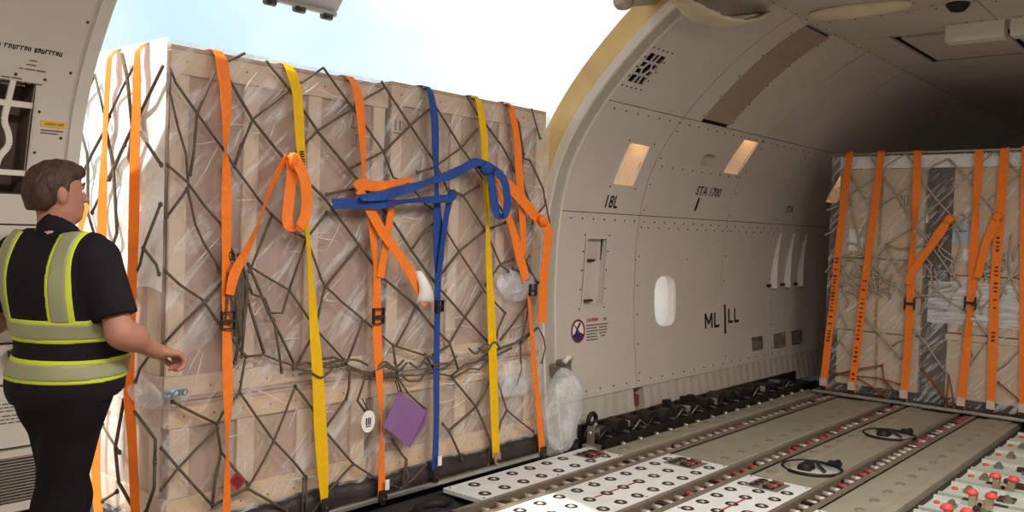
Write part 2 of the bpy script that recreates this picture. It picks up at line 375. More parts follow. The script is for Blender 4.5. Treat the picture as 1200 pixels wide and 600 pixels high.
SIDE_ROPES = [
[(3.833, 2.290), (3.936, 2.186), (4.043, 2.079)],
[(4.222, 2.384), (4.166, 2.265), (4.106, 2.022), (4.219, 1.905), (4.327, 1.782)],
[(4.102, 2.315), (4.223, 2.208), (4.340, 2.092)],
[(4.503, 2.310), (4.443, 2.199), (4.384, 2.086)],
[(4.382, 2.027), (4.515, 1.913), (4.652, 1.777)],
[(4.643, 2.031), (4.571, 1.915), (4.559, 1.837), (4.549, 1.612), (4.489, 1.527), (4.431, 1.448)],
[(4.048, 2.011), (3.901, 1.895), (3.792, 1.842)],
[(4.178, 1.944), (4.354, 1.774), (4.502, 1.617)],
[(4.373, 2.035), (4.334, 1.950), (4.286, 1.840), (4.238, 1.521), (4.304, 1.423)],
[(3.688, 1.662), (3.977, 1.457), (4.006, 1.380), (4.148, 1.217)],
[(3.977, 1.457), (3.856, 1.387), (3.749, 1.346)],
[(4.340, 2.092), (4.373, 2.027)],
[(4.043, 2.079), (4.048, 2.011)],
[(3.795, 1.021), (3.986, 0.892), (4.024, 0.826)],
[(4.043, 0.690), (3.823, 0.586), (3.632, 0.498)],
[(3.902, 0.233), (3.760, 0.363), (3.632, 0.479)],
[(4.136, 0.720), (4.212, 0.475), (4.171, 0.316), (4.024, 0.225)],
[(4.333, 0.188), (4.186, 0.267)],
[(4.503, 2.310), (4.566, 2.242), (4.648, 2.157)],
[(4.081, 1.820), (4.142, 1.882), (4.106, 2.022)],
[(4.168, 0.463), (4.275, 0.518), (4.349, 0.565)],
[(4.431, 1.448), (4.304, 1.423), (4.118, 1.292)],
]
FAR_ROPES = [
[(3.033, 2.484), (2.960, 2.337), (2.786, 2.123), (2.673, 1.938), (2.579, 1.772), (2.471, 1.643), (2.349, 1.482), (2.228, 1.309)],
[(2.689, 2.474), (2.580, 2.329), (2.494, 2.155), (2.371, 1.998), (2.244, 1.861), (2.149, 1.734)],
[(2.299, 2.413), (2.173, 2.273), (2.042, 2.120), (1.928, 1.977), (1.844, 1.852)],
[(1.900, 2.466), (1.790, 2.369), (1.660, 2.242)],
[(2.689, 2.474), (2.822, 2.393), (2.893, 2.336), (3.021, 2.209), (3.210, 2.072)],
[(2.299, 2.413), (2.418, 2.359), (2.523, 2.279), (2.674, 2.131), (2.926, 1.944)],
[(1.914, 2.466), (2.017, 2.374), (2.114, 2.272), (2.227, 2.137), (2.371, 1.990), (2.579, 1.772), (2.733, 1.651), (2.843, 1.571)],
[(1.663, 2.288), (1.829, 2.142), (2.034, 1.936), (2.211, 1.781), (2.358, 1.687)],
[(3.219, 2.272), (3.100, 2.098), (2.992, 1.926), (3.036, 1.780), (3.114, 1.631), (3.055, 1.451)],
[(3.210, 2.055), (3.176, 1.881), (3.114, 1.631)],
[(2.852, 1.571), (2.755, 1.422), (2.686, 1.316), (2.585, 1.188), (2.446, 1.064)],
[(2.843, 1.571), (2.929, 1.457), (2.997, 1.282), (2.956, 1.112)],
[(2.843, 1.571), (2.704, 1.543), (2.570, 1.564), (2.431, 1.603)],
[(2.579, 1.772), (2.557, 1.640), (2.613, 1.471), (2.702, 1.315)],
[(2.579, 1.772), (2.433, 1.644), (2.314, 1.549), (2.212, 1.472)],
[(3.302, 1.774), (3.386, 1.684), (3.447, 1.656)],
[(3.310, 1.967), (3.388, 1.931), (3.440, 1.913)],
[(2.317, 1.615), (2.352, 1.548), (2.311, 1.484), (2.210, 1.424)],
[(2.194, 1.732), (2.159, 1.612), (2.176, 1.490), (2.206, 1.326), (2.141, 1.209)],
[(2.157, 1.895), (2.079, 1.799), (2.048, 1.936)],
[(3.020, 0.848), (2.914, 0.729), (2.750, 0.566), (2.648, 0.459)],
[(2.648, 0.459), (2.560, 0.621), (2.533, 0.740)],
[(2.750, 0.566), (2.625, 0.664), (2.544, 0.806)],
[(2.551, 0.772), (2.427, 0.635), (2.304, 0.459), (2.208, 0.348)],
[(2.208, 0.348), (2.216, 0.183), (2.225, 0.042)],
[(2.208, 0.348), (2.171, 0.190), (2.150, 0.054)],
[(2.461, 0.523), (2.341, 0.619), (2.253, 0.686)],
[(2.043, 0.974), (1.949, 0.838), (1.836, 0.699)],
[(2.043, 0.974), (2.131, 0.805), (2.010, 0.575)],
[(1.842, 0.833), (1.927, 0.665), (2.021, 0.493)],
[(3.333, 0.484), (3.249, 0.582), (3.186, 0.728), (3.252, 0.845)],
[(3.249, 0.564), (3.112, 0.421)],
[(3.010, 1.005), (3.127, 1.144), (3.232, 1.181)],
[(3.321, 0.202), (3.081, 0.294), (2.824, 0.370)],
[(3.104, 0.230), (2.930, 0.149), (2.760, 0.053)],
[(2.824, 0.370), (2.801, 0.227), (2.699, 0.131)],
[(2.801, 0.219), (2.748, 0.141), (2.844, 0.075)],
[(3.367, 0.240), (3.147, 0.224), (2.851, 0.238), (2.589, 0.197)],
[(2.455, 0.382), (2.293, 0.213), (2.196, 0.071)],
[(1.858, 0.394), (1.723, 0.530), (1.626, 0.674)],
[(1.785, 0.340), (1.640, 0.227), (1.569, 0.159)],
[(1.628, 1.514), (1.756, 1.273), (1.805, 1.113)],
[(1.740, 1.705), (1.749, 1.431), (1.683, 1.200), (1.611, 1.112)],
[(1.622, 1.375), (1.723, 1.315), (1.856, 1.148), (1.957, 1.005)],
[(2.350, 1.154), (2.216, 1.041), (2.079, 0.971)],
[(2.350, 1.170), (2.445, 1.048), (2.494, 0.928)],
[(2.019, 1.257), (1.963, 1.141), (1.994, 1.018)],
[(3.218, 1.413), (3.142, 1.401), (3.105, 1.332), (3.118, 1.255)],
[(2.018, 1.417), (1.981, 1.358), (1.917, 1.351), (1.862, 1.387)],
[(1.757, 1.173), (1.782, 1.238), (1.828, 1.285), (1.861, 1.346)],
[(2.059, 1.141), (2.010, 1.094), (1.981, 1.030), (1.952, 0.966)],
[(2.881, 1.258), (2.829, 1.312), (2.804, 1.385), (2.735, 1.409)],
[(2.316, 1.110), (2.383, 1.095), (2.453, 1.096), (2.522, 1.085)],
[(3.041, 1.327), (2.987, 1.381), (2.921, 1.418), (2.879, 1.481)],
[(2.856, 1.260), (2.815, 1.197), (2.746, 1.173), (2.687, 1.129)],
[(2.833, 1.315), (2.870, 1.248), (2.943, 1.235), (2.982, 1.168)],
[(3.228, 1.353), (3.306, 1.360), (3.382, 1.339), (3.427, 1.272)],
[(2.521, 1.472), (2.454, 1.450), (2.407, 1.396), (2.424, 1.324)],
[(3.308, 1.320), (3.315, 1.399), (3.254, 1.449), (3.183, 1.480)],
[(3.090, 1.330), (3.025, 1.289), (3.025, 1.212), (2.997, 1.140)],
[(2.953, 1.452), (2.968, 1.377), (2.920, 1.317), (2.947, 1.245)],
[(3.259, 1.361), (3.246, 1.284), (3.184, 1.238), (3.112, 1.268)],
[(2.464, 1.383), (2.415, 1.330), (2.402, 1.257), (2.376, 1.189)],
[(3.101, 1.243), (3.025, 1.243), (2.960, 1.283), (2.889, 1.260)],
[(3.167, 1.229), (3.115, 1.172), (3.041, 1.154), (3.004, 1.087)],
[(3.082, 1.443), (3.092, 1.521), (3.118, 1.594), (3.078, 1.660)],
[(2.184, 1.160), (2.222, 1.098), (2.219, 1.025), (2.266, 0.971)],
[(2.988, 1.041), (2.947, 1.107), (2.875, 1.132), (2.804, 1.152)],
[(2.882, 1.160), (2.859, 1.233), (2.787, 1.251), (2.736, 1.197)],
[(2.175, 1.487), (2.190, 1.416), (2.227, 1.355), (2.201, 1.287)],
[(3.023, 1.174), (2.966, 1.225), (2.947, 1.300), (3.003, 1.351)],
[(1.779, 1.518), (1.766, 1.449), (1.792, 1.384), (1.851, 1.361)],
[(2.982, 1.063), (3.056, 1.042), (3.128, 1.067), (3.202, 1.088)],
[(3.032, 1.457), (3.091, 1.507), (3.137, 1.569), (3.214, 1.580)],
[(2.673, 1.136), (2.621, 1.085), (2.615, 1.010), (2.555, 0.971)],
[(2.373, 1.329), (2.356, 1.257), (2.337, 1.186), (2.384, 1.131)],
[(3.167, 1.410), (3.110, 1.463), (3.062, 1.523), (2.986, 1.530)],
[(2.003, 1.485), (1.955, 1.436), (1.950, 1.365), (1.934, 1.295)],
[(1.967, 1.443), (1.905, 1.423), (1.844, 1.403), (1.781, 1.409)],
[(2.366, 1.097), (2.303, 1.129), (2.239, 1.153), (2.176, 1.180)],
[(3.171, 1.235), (3.152, 1.312), (3.095, 1.364), (3.023, 1.339)],
[(2.231, 1.207), (2.295, 1.183), (2.359, 1.154), (2.419, 1.190)],
[(2.770, 1.084), (2.834, 1.121), (2.905, 1.100), (2.976, 1.124)],
[(3.238, 1.147), (3.236, 1.069), (3.183, 1.012), (3.194, 0.934)],
[(3.010, 1.202), (2.939, 1.179), (2.918, 1.105), (2.855, 1.064)],
[(3.271, 1.304), (3.233, 1.236), (3.251, 1.158), (3.312, 1.107)],
[(3.018, 1.026), (3.094, 1.030), (3.132, 1.097), (3.128, 1.175)],
[(1.708, 1.477), (1.707, 1.547), (1.690, 1.614), (1.638, 1.651)],
[(2.774, 1.056), (2.783, 1.131), (2.760, 1.204), (2.766, 1.280)],
[(2.915, 1.324), (2.864, 1.269), (2.802, 1.227), (2.734, 1.200)],
[(1.935, 1.395), (1.884, 1.439), (1.831, 1.477), (1.769, 1.487)],
[(2.256, 1.343), (2.324, 1.340), (2.362, 1.278), (2.431, 1.282)],
[(1.664, 1.141), (1.632, 1.083), (1.577, 1.052), (1.517, 1.062)],
]
FRONT_STRAPS = {
'orange_loop_main': [(2.341, 2.393, 1.10, 0.000), (2.354, 2.241, 1.10, 0.000), (2.363, 2.081, 0.85, 0.000), (2.361, 1.979, 0.50, 0.000), (2.362, 1.934, 0.20, 0.000), (2.364, 1.886, 0.60, 0.000), (2.370, 1.817, 0.80, 0.000), (2.374, 1.674, 1.00, 0.000), (2.380, 1.428, 0.80, 0.000)],
'orange_loop_low': [(2.380, 1.428, 0.80, 0.000), (2.380, 1.264, 0.75, 0.000), (2.388, 1.119, 0.75, 0.000), (2.398, 0.932, 1.00, 0.000), (2.408, 0.723, 0.90, 0.000), (2.409, 0.514, 0.20, 0.000), (2.413, 0.346, 0.60, 0.000), (2.413, 0.178, 0.75, 0.000), (2.416, 0.085, 0.70, 0.000)],
'orange_tail_a': [(2.390, 1.243, 0.80, 0.020), (2.415, 1.346, 1.00, 0.020), (2.473, 1.449, 0.70, 0.020), (2.537, 1.588, 0.20, 0.025), (2.596, 1.760, 0.35, 0.030), (2.653, 1.875, 0.45, 0.035), (2.687, 1.925, 0.60, 0.040)],
'orange_loop': [(2.692, 1.938, 1.00, 0.040), (2.710, 1.862, 1.00, 0.050), (2.693, 1.731, 1.00, 0.055), (2.681, 1.610, 1.00, 0.060), (2.698, 1.575, 1.00, 0.075), (2.734, 1.581, 1.00, 0.095), (2.763, 1.656, 1.00, 0.100), (2.758, 1.800, 1.00, 0.100), (2.713, 1.914, 1.00, 0.075), (2.697, 1.943, 1.00, 0.050)],
'yellow_a': [(2.740, 2.397, 1.00, 0.000), (2.765, 2.258, 1.00, 0.000), (2.788, 2.042, 0.95, 0.000), (2.809, 1.869, 0.80, 0.000), (2.831, 1.694, 0.65, 0.000), (2.859, 1.495, 0.40, 0.000), (2.881, 1.293, 0.60, 0.000), (2.912, 1.022, 1.00, 0.000), (2.942, 0.792, 1.20, 0.000), (2.968, 0.514, 1.35, 0.000), (2.993, 0.280, 1.20, 0.000), (3.010, 0.091, 0.70, 0.000)],
'orange_mid_a': [(3.146, 2.416, 0.60, 0.000), (3.169, 2.290, 1.00, 0.000), (3.200, 2.084, 0.80, 0.000), (3.219, 1.898, 0.35, 0.000), (3.234, 1.819, 0.70, 0.000)],
'orange_mid_flat': [(3.150, 1.796, 1.00, 0.020), (3.185, 1.821, 1.00, 0.020), (3.296, 1.818, 0.90, 0.020), (3.403, 1.839, 0.50, 0.020), (3.567, 1.874, 0.30, 0.020)],
'orange_mid_x1': [(3.168, 1.792, 0.90, 0.025), (3.239, 1.692, 1.00, 0.030), (3.343, 1.562, 1.00, 0.030), (3.464, 1.442, 0.90, 0.030), (3.590, 1.302, 1.00, 0.030), (3.679, 1.173, 0.90, 0.030), (3.694, 1.137, 0.70, 0.030)],
'orange_mid_x2': [(3.438, 1.788, 0.60, 0.010), (3.411, 1.631, 0.80, 0.010), (3.385, 1.475, 0.80, 0.010), (3.353, 1.306, 0.90, 0.010)],
'orange_mid_x3': [(3.262, 1.736, 0.60, 0.005), (3.294, 1.546, 0.80, 0.005), (3.319, 1.379, 0.50, 0.005), (3.331, 1.210, 0.80, 0.005)],
'orange_mid_low': [(3.334, 1.307, 0.90, 0.000), (3.342, 1.089, 1.00, 0.000), (3.364, 0.845, 0.95, 0.000), (3.392, 0.598, 0.55, 0.000), (3.404, 0.459, 0.15, 0.000), (3.410, 0.300, 0.60, 0.000), (3.419, 0.052, 0.90, 0.000)],
'blue_main': [(3.733, 2.411, 0.75, 0.000), (3.754, 2.242, 0.90, 0.000), (3.770, 2.040, 0.80, 0.000), (3.785, 1.862, 0.40, 0.000), (3.800, 1.684, 1.00, 0.000), (3.823, 1.478, 1.40, 0.000), (3.823, 1.297, 0.80, 0.000), (3.826, 1.064, 0.75, 0.000), (3.832, 0.751, 0.75, 0.000), (3.846, 0.435, 0.70, 0.000), (3.846, 0.094, 0.80, 0.000)],
'blue_back': [(3.904, 1.828, 0.90, 0.020), (3.865, 1.686, 0.70, 0.015), (3.844, 1.504, 0.60, 0.010), (3.822, 1.323, 0.50, 0.005)],
'blue_band_top': [(3.140, 1.744, 0.50, 0.065), (3.311, 1.767, 0.85, 0.065), (3.502, 1.816, 0.80, 0.065), (3.636, 1.858, 0.35, 0.065), (3.812, 1.910, 0.85, 0.070), (3.958, 1.967, 0.80, 0.070), (4.056, 2.012, 0.70, 0.070), (4.152, 1.992, 0.80, 0.080), (4.293, 1.943, 0.80, 0.080)],
'blue_band_low': [(2.968, 1.704, 0.90, 0.050), (3.141, 1.716, 0.95, 0.050), (3.312, 1.719, 0.80, 0.050), (3.479, 1.741, 0.30, 0.050), (3.710, 1.762, 0.60, 0.050), (3.854, 1.779, 0.70, 0.050), (3.904, 1.818, 0.70, 0.050)],
'blue_loop': [(4.087, 2.003, 1.00, 0.060), (4.170, 1.945, 1.00, 0.080), (4.207, 1.834, 1.00, 0.085), (4.229, 1.721, 1.00, 0.090), (4.256, 1.683, 1.00, 0.105), (4.288, 1.701, 1.00, 0.120), (4.300, 1.784, 1.00, 0.125), (4.269, 1.908, 1.00, 0.120), (4.201, 1.969, 1.00, 0.100)],
'yellow_b': [(4.163, 2.418, 0.80, 0.000), (4.199, 2.185, 0.85, 0.000), (4.217, 1.970, 0.75, 0.000), (4.257, 1.645, 0.50, 0.000), (4.276, 1.426, 0.70, 0.000), (4.317, 1.093, 1.00, 0.000), (4.351, 0.756, 1.10, 0.000), (4.384, 0.415, 1.05, 0.000), (4.417, 0.099, 0.95, 0.000)],
'orange_r_a': [(4.482, 2.416, 0.75, 0.000), (4.519, 2.218, 0.90, 0.000), (4.557, 1.995, 1.00, 0.000), (4.596, 1.769, 0.95, 0.000), (4.629, 1.483, 0.70, 0.000), (4.632, 1.425, 0.30, 0.000)],
'orange_r_b': [(4.292, 1.948, 0.80, 0.020), (4.404, 1.900, 1.00, 0.025), (4.567, 1.796, 1.10, 0.030), (4.728, 1.687, 1.00, 0.030), (4.787, 1.648, 0.90, 0.040)],
'orange_r_c': [(4.294, 1.910, 0.35, 0.015), (4.367, 1.804, 0.50, 0.015), (4.478, 1.640, 0.80, 0.010), (4.567, 1.454, 1.10, 0.010), (4.658, 1.263, 1.00, 0.010)],
'orange_r_d': [(4.757, 1.671, 0.80, 0.050), (4.818, 1.602, 1.20, 0.060), (4.824, 1.484, 1.10, 0.050), (4.815, 1.307, 1.10, 0.040), (4.824, 1.129, 1.20, 0.030), (4.824, 0.963, 1.20, 0.030)],
'orange_r_low': [(4.700, 1.163, 0.35, 0.000), (4.739, 0.956, 0.50, 0.000), (4.793, 0.657, 0.65, 0.000), (4.857, 0.352, 0.75, 0.000), (4.912, 0.054, 0.90, 0.000)],
}
FAR_STRAPS = {
'far_a': [(3.232, 2.497, 1.00, 0.000), (3.265, 2.054, 1.00, 0.000), (3.308, 1.440, 1.00, 0.000), (3.326, 1.043, 1.00, 0.000), (3.366, 0.553, 0.95, 0.000), (3.398, 0.059, 0.90, 0.000)],
'far_b': [(2.920, 2.496, 1.00, 0.000), (2.955, 1.969, 1.00, 0.000), (3.022, 1.194, 1.00, 0.000), (3.058, 0.672, 0.95, 0.000), (3.108, 0.056, 0.90, 0.000)],
'far_c': [(2.575, 2.494, 1.00, 0.000), (2.571, 2.055, 0.90, 0.000), (2.574, 1.764, 0.30, 0.000), (2.581, 1.556, 0.50, 0.000), (2.584, 1.264, 1.00, 0.000), (2.583, 0.887, 1.00, 0.000), (2.588, 0.468, 1.00, 0.000), (2.602, 0.045, 0.90, 0.000)],
'far_d': [(2.033, 2.493, 1.00, 0.000), (2.034, 2.175, 0.90, 0.000), (2.038, 1.936, 0.60, 0.000), (2.037, 1.576, 1.10, 0.000), (2.037, 1.256, 1.00, 0.000), (2.045, 0.935, 0.60, 0.000), (2.064, 0.530, 1.00, 0.000), (2.087, 0.049, 1.00, 0.000)],
'far_e': [(1.821, 2.493, 1.10, 0.000), (1.829, 2.055, 1.10, 0.000), (1.840, 1.662, 1.10, 0.000), (1.847, 1.189, 1.10, 0.000), (1.841, 0.715, 1.10, 0.000), (1.833, 0.057, 1.00, 0.000)],
'far_tail_c': [(2.255, 1.836, 0.80, 0.050), (2.325, 1.712, 1.30, 0.050), (2.453, 1.494, 1.00, 0.040), (2.570, 1.306, 0.90, 0.030), (2.597, 1.196, 0.80, 0.030)],
'far_tail_d': [(1.849, 1.867, 0.90, 0.050), (1.879, 1.756, 1.20, 0.050), (1.936, 1.580, 0.90, 0.040), (1.988, 1.299, 0.90, 0.030)],
'far_f': [(1.648, 2.488, 1.00, 0.000), (1.633, 1.824, 1.00, 0.000), (1.585, 0.587, 1.00, 0.000), (1.569, 0.068, 1.00, 0.000)],
}
SIDE_STRAPS = {
'side_a': [(4.320, 2.379, 1.00, 0.000), (4.338, 2.156, 1.00, 0.000), (4.354, 1.907, 1.00, 0.000), (4.362, 1.656, 0.90, 0.000), (4.360, 1.404, 0.90, 0.000), (4.370, 0.981, 0.90, 0.000), (4.381, 0.361, 0.90, 0.000), (4.334, 0.110, 0.90, 0.000)],
'side_b': [(4.043, 2.398, 1.00, 0.000), (4.040, 2.137, 0.95, 0.000), (4.047, 1.898, 0.90, 0.000), (4.043, 1.618, 0.80, 0.000), (4.048, 1.337, 0.90, 0.000), (4.055, 0.913, 0.90, 0.000), (4.057, 0.755, 0.80, 0.000), (4.015, 0.534, 0.90, 0.000), (3.968, 0.196, 0.90, 0.000)],
}
# ================================================================== THE SETTING
# deck axes: x runs along the fuselage, y across it towards the open cargo door, z up; the deck surface is z = 0
_prof = [(-0.2, 3.90), (0.0, 3.92), (0.3, 3.97), (0.7, 4.01), (1.1, 4.035), (1.5, 4.03), (1.76, 4.005), (2.04, 3.945), (2.25, 3.85),
         (2.465, 3.70), (2.62, 3.57), (2.77, 3.42), (2.93, 3.245), (3.09, 3.04), (3.20, 2.86), (3.27, 2.72)]
_pz = np.array([p[0] for p in _prof]); _py = np.array([p[1] for p in _prof])
def _smooth_profile():
    zz = np.linspace(-0.2, 3.27, 240); yy = np.interp(zz, _pz, _py)
    k = np.exp(-np.linspace(-2, 2, 21) ** 2); k /= k.sum()
    pad = np.concatenate([yy[0] + (yy[0] - yy[1:11][::-1]), yy, yy[-1] + (yy[-1] - yy[-11:-1][::-1])])
    return zz, np.convolve(pad, k, 'valid')
_zz, _yy = _smooth_profile()
def W(z): return float(np.interp(z, _zz, _yy))
def wn_(z):
    d = (W(z + 0.02) - W(z - 0.02)) / 0.04
    n = Vector((0, -1, d)); return n.normalized()          # points into the cabin
def S(x, z, off=0.0):
    n = wn_(z); return Vector((x, W(z), z)) + n * off
YC = 0.9                                                    # centre line of the deck
XL, XR, X0, X1, ZC = 1.75, 5.20, -3.2, 15.0, 3.27           # doorway edges, ends of the hold, ceiling height

def wall_patch(mb, x0, x1, z0, z1, holes=(), off=0.0, dx=0.16, dz=0.07):
    """curved sheet of the side wall with openings"""
    pts = []; edges = []
    def loop(L):
        o = len(pts)
        for p in L: pts.append(Vector(p))
        for i in range(len(L)): edges.append((o + i, o + (i + 1) % len(L)))
    nx = max(1, int((x1 - x0) / dx)); nz = max(2, int((z1 - z0) / dz))
    xs = [x0 + (x1 - x0) * i / nx for i in range(nx + 1)]; zs = [z0 + (z1 - z0) * i / nz for i in range(nz + 1)]
    loop([(x, z0) for x in xs[:-1]] + [(x1, z) for z in zs[:-1]] + [(x, z1) for x in xs[::-1][:-1]] + [(x0, z) for z in zs[::-1][:-1]])
    def inside(p, L):
        c = False
        for i in range(len(L)):
            a, b = L[i], L[i - 1]
            if (a[1] > p[1]) != (b[1] > p[1]) and p[0] < (b[0] - a[0]) * (p[1] - a[1]) / (b[1] - a[1]) + a[0]: c = not c
        return c
    for h in holes:
        H = []
        for i in range(len(h)):
            a, b = h[i], h[(i + 1) % len(h)]; q = max(1, int(math.hypot(b[0] - a[0], b[1] - a[1]) / 0.06))
            H += [(a[0] + (b[0] - a[0]) * j / q, a[1] + (b[1] - a[1]) * j / q) for j in range(q)]
        loop(H)
    for x in xs[1:-1]:
        for z in zs[1:-1]:
            if not any(inside((x, z), h) for h in holes): pts.append(Vector((x, z)))
    v, e, f, *_ = delaunay_2d_cdt(pts, edges, [], 0, 1e-5)
    fs = []
    for t in f:
        c = sum((v[i] for i in t), Vector((0, 0))) / len(t)
        if any(inside(c, h) for h in holes): continue
        fs.append(tuple(t))
    mb.add([S(p.x, p.y, off) for p in v], fs)
    return mb
def solid(o, t):
    m = o.modifiers.new('thickness', 'SOLIDIFY'); m.thickness = t; m.offset = -1 if t > 0 else 1
    return o
def oriented(mb):
    """make every face look into the cabin"""
    out = []
    for f in mb.f:
        a, b, c = (Vector(mb.v[i]) for i in f[:3]); n = (b - a).cross(c - a)
        z = (a.z + b.z + c.z) / 3
        out.append(f if n.dot(wn_(max(-0.15, min(3.2, z)))) > 0 else f[::-1])
    mb.f = out; return mb
def oval(cx, cz, hw, hh, n=24, p=3.2, shear=0.0):
    L = []
    for k in range(n):
        a = 2 * PI * k / n; c, s = math.cos(a), math.sin(a)
        L.append((cx + hw * math.copysign(abs(c) ** (2 / p), c) + shear * s, cz + hh * math.copysign(abs(s) ** (2 / p), s)))
    return L
def quad(x0, x1, z0, z1, sh=0.0): return [(x0, z0), (x1, z0), (x1 + sh, z1), (x0 + sh, z1)]

WIN = oval(6.93, 1.01, 0.185, 0.225)
LAMPS = [quad(5.93, 6.22, 1.99, 2.31), quad(7.64, 7.95, 2.20, 2.50), quad(10.4, 10.75, 2.05, 2.36)]
NICHE = quad(5.67, 5.93, 1.03, 1.55, 0.03)
GRILLE = quad(5.38, 5.58, 2.69, 2.87)
DISH = oval(7.24, 2.285, 0.12, 0.05, 16)
VENTS = [quad(8.66, 8.93, 0.42, 0.56), quad(9.20, 9.52, 0.40, 0.56), quad(9.68, 10.0, 0.40, 0.56)]

# floor (deck pan under the panels and tracks)
f = MB(); f.bbox((X0, 2 * YC - 4.1, -0.14), (X1, 3.95, -0.075))
fl = tag(f.build('floor', SUBFLOOR), 'dark deck pan under the roller tracks and panels', None, None, 'structure')

# outer shell and liner of the doorway side
SHELL = 0.215
def shell(mb, x0, x1, holes=()):
    return wall_patch(mb, x0, x1, -0.2, 3.27, holes, -SHELL)
wall = tag(oriented(shell(MB(), XR, X1, [oval(6.93, 1.01, 0.20, 0.24)])).build('wall_left', DARKGAP, recalc=False),
           'curved pale liner wall running along the deck beyond the cargo doorway', None, None, 'structure')
solid(wall, 0.02)
wall2 = tag(oriented(shell(MB(), X0, XL - 0.02)).build('wall_left', DARKGAP, recalc=False),
            'curved pale liner wall behind the person at the left of the doorway', None, None, 'structure')
solid(wall2, 0.02)

def panel(parent, x0, x1, z0, z1, holes=(), off=0.0, m=LINER, name='liner_panel', gap=0.006):
    mb = oriented(wall_patch(MB(), x0 + gap, x1 - gap, z0 + gap * 0.5, z1 - gap * 0.5, holes, off))
    o = mb.build(name, m, parent, recalc=False)
    return solid(o, 0.014)
ZK, ZM, ZU = 0.32, 1.755, 2.555
cols = [XR, 6.42, 8.02, 9.10, 10.9, 12.9, X1]
for i in range(len(cols) - 1):
    a, b = cols[i], cols[i + 1]
    inx = lambda L: [h for h in L if a < h[0][0] < b]
    panel(wall, a, b, ZK, ZM, inx([WIN, NICHE] + VENTS))
    panel(wall, a, b, ZM, ZU, inx(LAMPS + [DISH]))
    if i == 1:
        panel(wall, a, 6.72, ZU, ZC); panel(wall, 7.18, b, ZU, ZC)
    else:
        panel(wall, a, b, ZU, ZC, inx([GRILLE]))
# brown strip over a frame
panel(wall, 6.71, 7.19, ZU + 0.03, ZC - 0.02, (), 0.010, STRIP, 'frame_strip', 0)
# backing behind the joints
bk = oriented(wall_patch(MB(), XR, X1, ZK - 0.02, ZC, [quad(h[0][0] - .02, h[1][0] + .02, h[0][1] - .02, h[2][1] + .02) for h in LAMPS + [NICHE, GRILLE] + VENTS] + [oval(6.93, 1.01, 0.21, 0.25), oval(7.24, 2.285, 0.14, 0.07, 16)], -0.03))
solid(bk.build('joint_backing', DARKGAP, wall, recalc=False), 0.01)

def rim(loop, d0, d1, mb):
    n = len(loop); vs = [S(x, z, d0) for x, z in loop] + [S(x, z, d1) for x, z in loop]
    return mb.add(vs, [(k, (k + 1) % n, n + (k + 1) % n, n + k) for k in range(n)])
def cap(loop, d, mb): return mb.add([S(x, z, d) for x, z in loop], [tuple(range(len(loop)))])
WARMW = mat('lamp_pocket', rgb(240, 228, 212), 0.6, var=0.02)
LAMPM = emit('lamp_glow', (1.0, 0.60, 0.27, 1), 3.2)
# wall lamps in pockets
for L in LAMPS:
    mb = MB(); rim(L, 0.0, -0.17, mb); cap(L, -0.17, mb)
    pk = mb.build('lamp_pocket', WARMW, wall); 
    x0, x1, zt = L[3][0] + 0.02, L[2][0] - 0.02, L[2][1] - 0.012
    mb = MB(); mb.box(S((x0 + x1) / 2, zt, -0.10), (x1 - x0, 0.09, 0.014)); mb.build('lamp_tube', LAMPM, pk)
# window
mb = MB(); rim(WIN, 0.006, -SHELL, mb); wr = mb.build('window_frame', WHITE, wall, True)
def pane_mat():
    m = bpy.data.materials.new('window_pane'); m.use_nodes = True; N = m.node_tree.nodes; K = m.node_tree.links; N.clear()
    o = N.new('ShaderNodeOutputMaterial'); mx = N.new('ShaderNodeMixShader'); t = N.new('ShaderNodeBsdfTransparent'); g = N.new('ShaderNodeBsdfTranslucent')
    t.inputs['Color'].default_value = (0.95, 0.97, 1, 1); g.inputs['Color'].default_value = (0.95, 0.96, 1, 1); mx.inputs['Fac'].default_value = 0.35
    K.new(t.outputs[0], mx.inputs[1]); K.new(g.outputs[0], mx.inputs[2]); K.new(mx.outputs[0], o.inputs[0]); return m
mb = MB(); cap(oval(6.93, 1.01, 0.188, 0.228), -0.07, mb)
wp = tag(mb.build('window_1', pane_mat()), 'rounded bright cabin window pane in the curved wall', None, None, 'structure')
# handle niche
mb = MB(); rim(NICHE, 0.004, -0.045, mb); cap(NICHE, -0.045, mb); nk = mb.build('handle_recess', LINER, wall)
mb = MB(); mb.box(S(5.815, 1.45, -0.035), (0.15, 0.03, 0.13)); mb.build('recess_plate', LINER2, nk, bevel=0.006)
mb = MB(); mb.box(S(5.80, 1.375, -0.02), (0.07, 0.02, 0.014)); mb.box(S(5.78, 1.06, -0.025), (0.10, 0.03, 0.014)); mb.build('latch', STEELD, nk)
mb = MB()
fr = quad(5.65, 5.95, 1.01, 1.57, 0.03)
for k in range(4):
    a, b = fr[k], fr[(k + 1) % 4]; c, d = NICHE[k], NICHE[(k + 1) % 4]
    mb.add([S(*a, 0.004), S(*b, 0.004), S(*d, 0.007), S(*c, 0.007)], [(0, 1, 2, 3)])
mb.build('recess_rim', LINER, nk)
# dished grip
mb = MB(); rim(DISH, 0.0, -0.05, mb); cap(DISH, -0.05, mb); mb.build('dished_grip', LINER2, wall)
# louvred vents at the foot of the wall
for V in VENTS:
    mb = MB(); rim(V, 0.004, -0.05, mb); cap(V, -0.05, mb); vk = mb.build('vent', KICK, wall)
    me = MB().box((0, 0, 0), (V[1][0] - V[0][0] - 0.02, 0.016, 0.007)).mesh('vent_slat', mat('vent_slat', rgb(128, 118, 108), 0.5, 0.2))
    for k in range(7):
        z = V[0][1] + 0.016 + k * 0.018; inst(me, 'vent_slat', vk, S((V[0][0] + V[1][0]) / 2, z, -0.012), (-0.5, 0, 0))
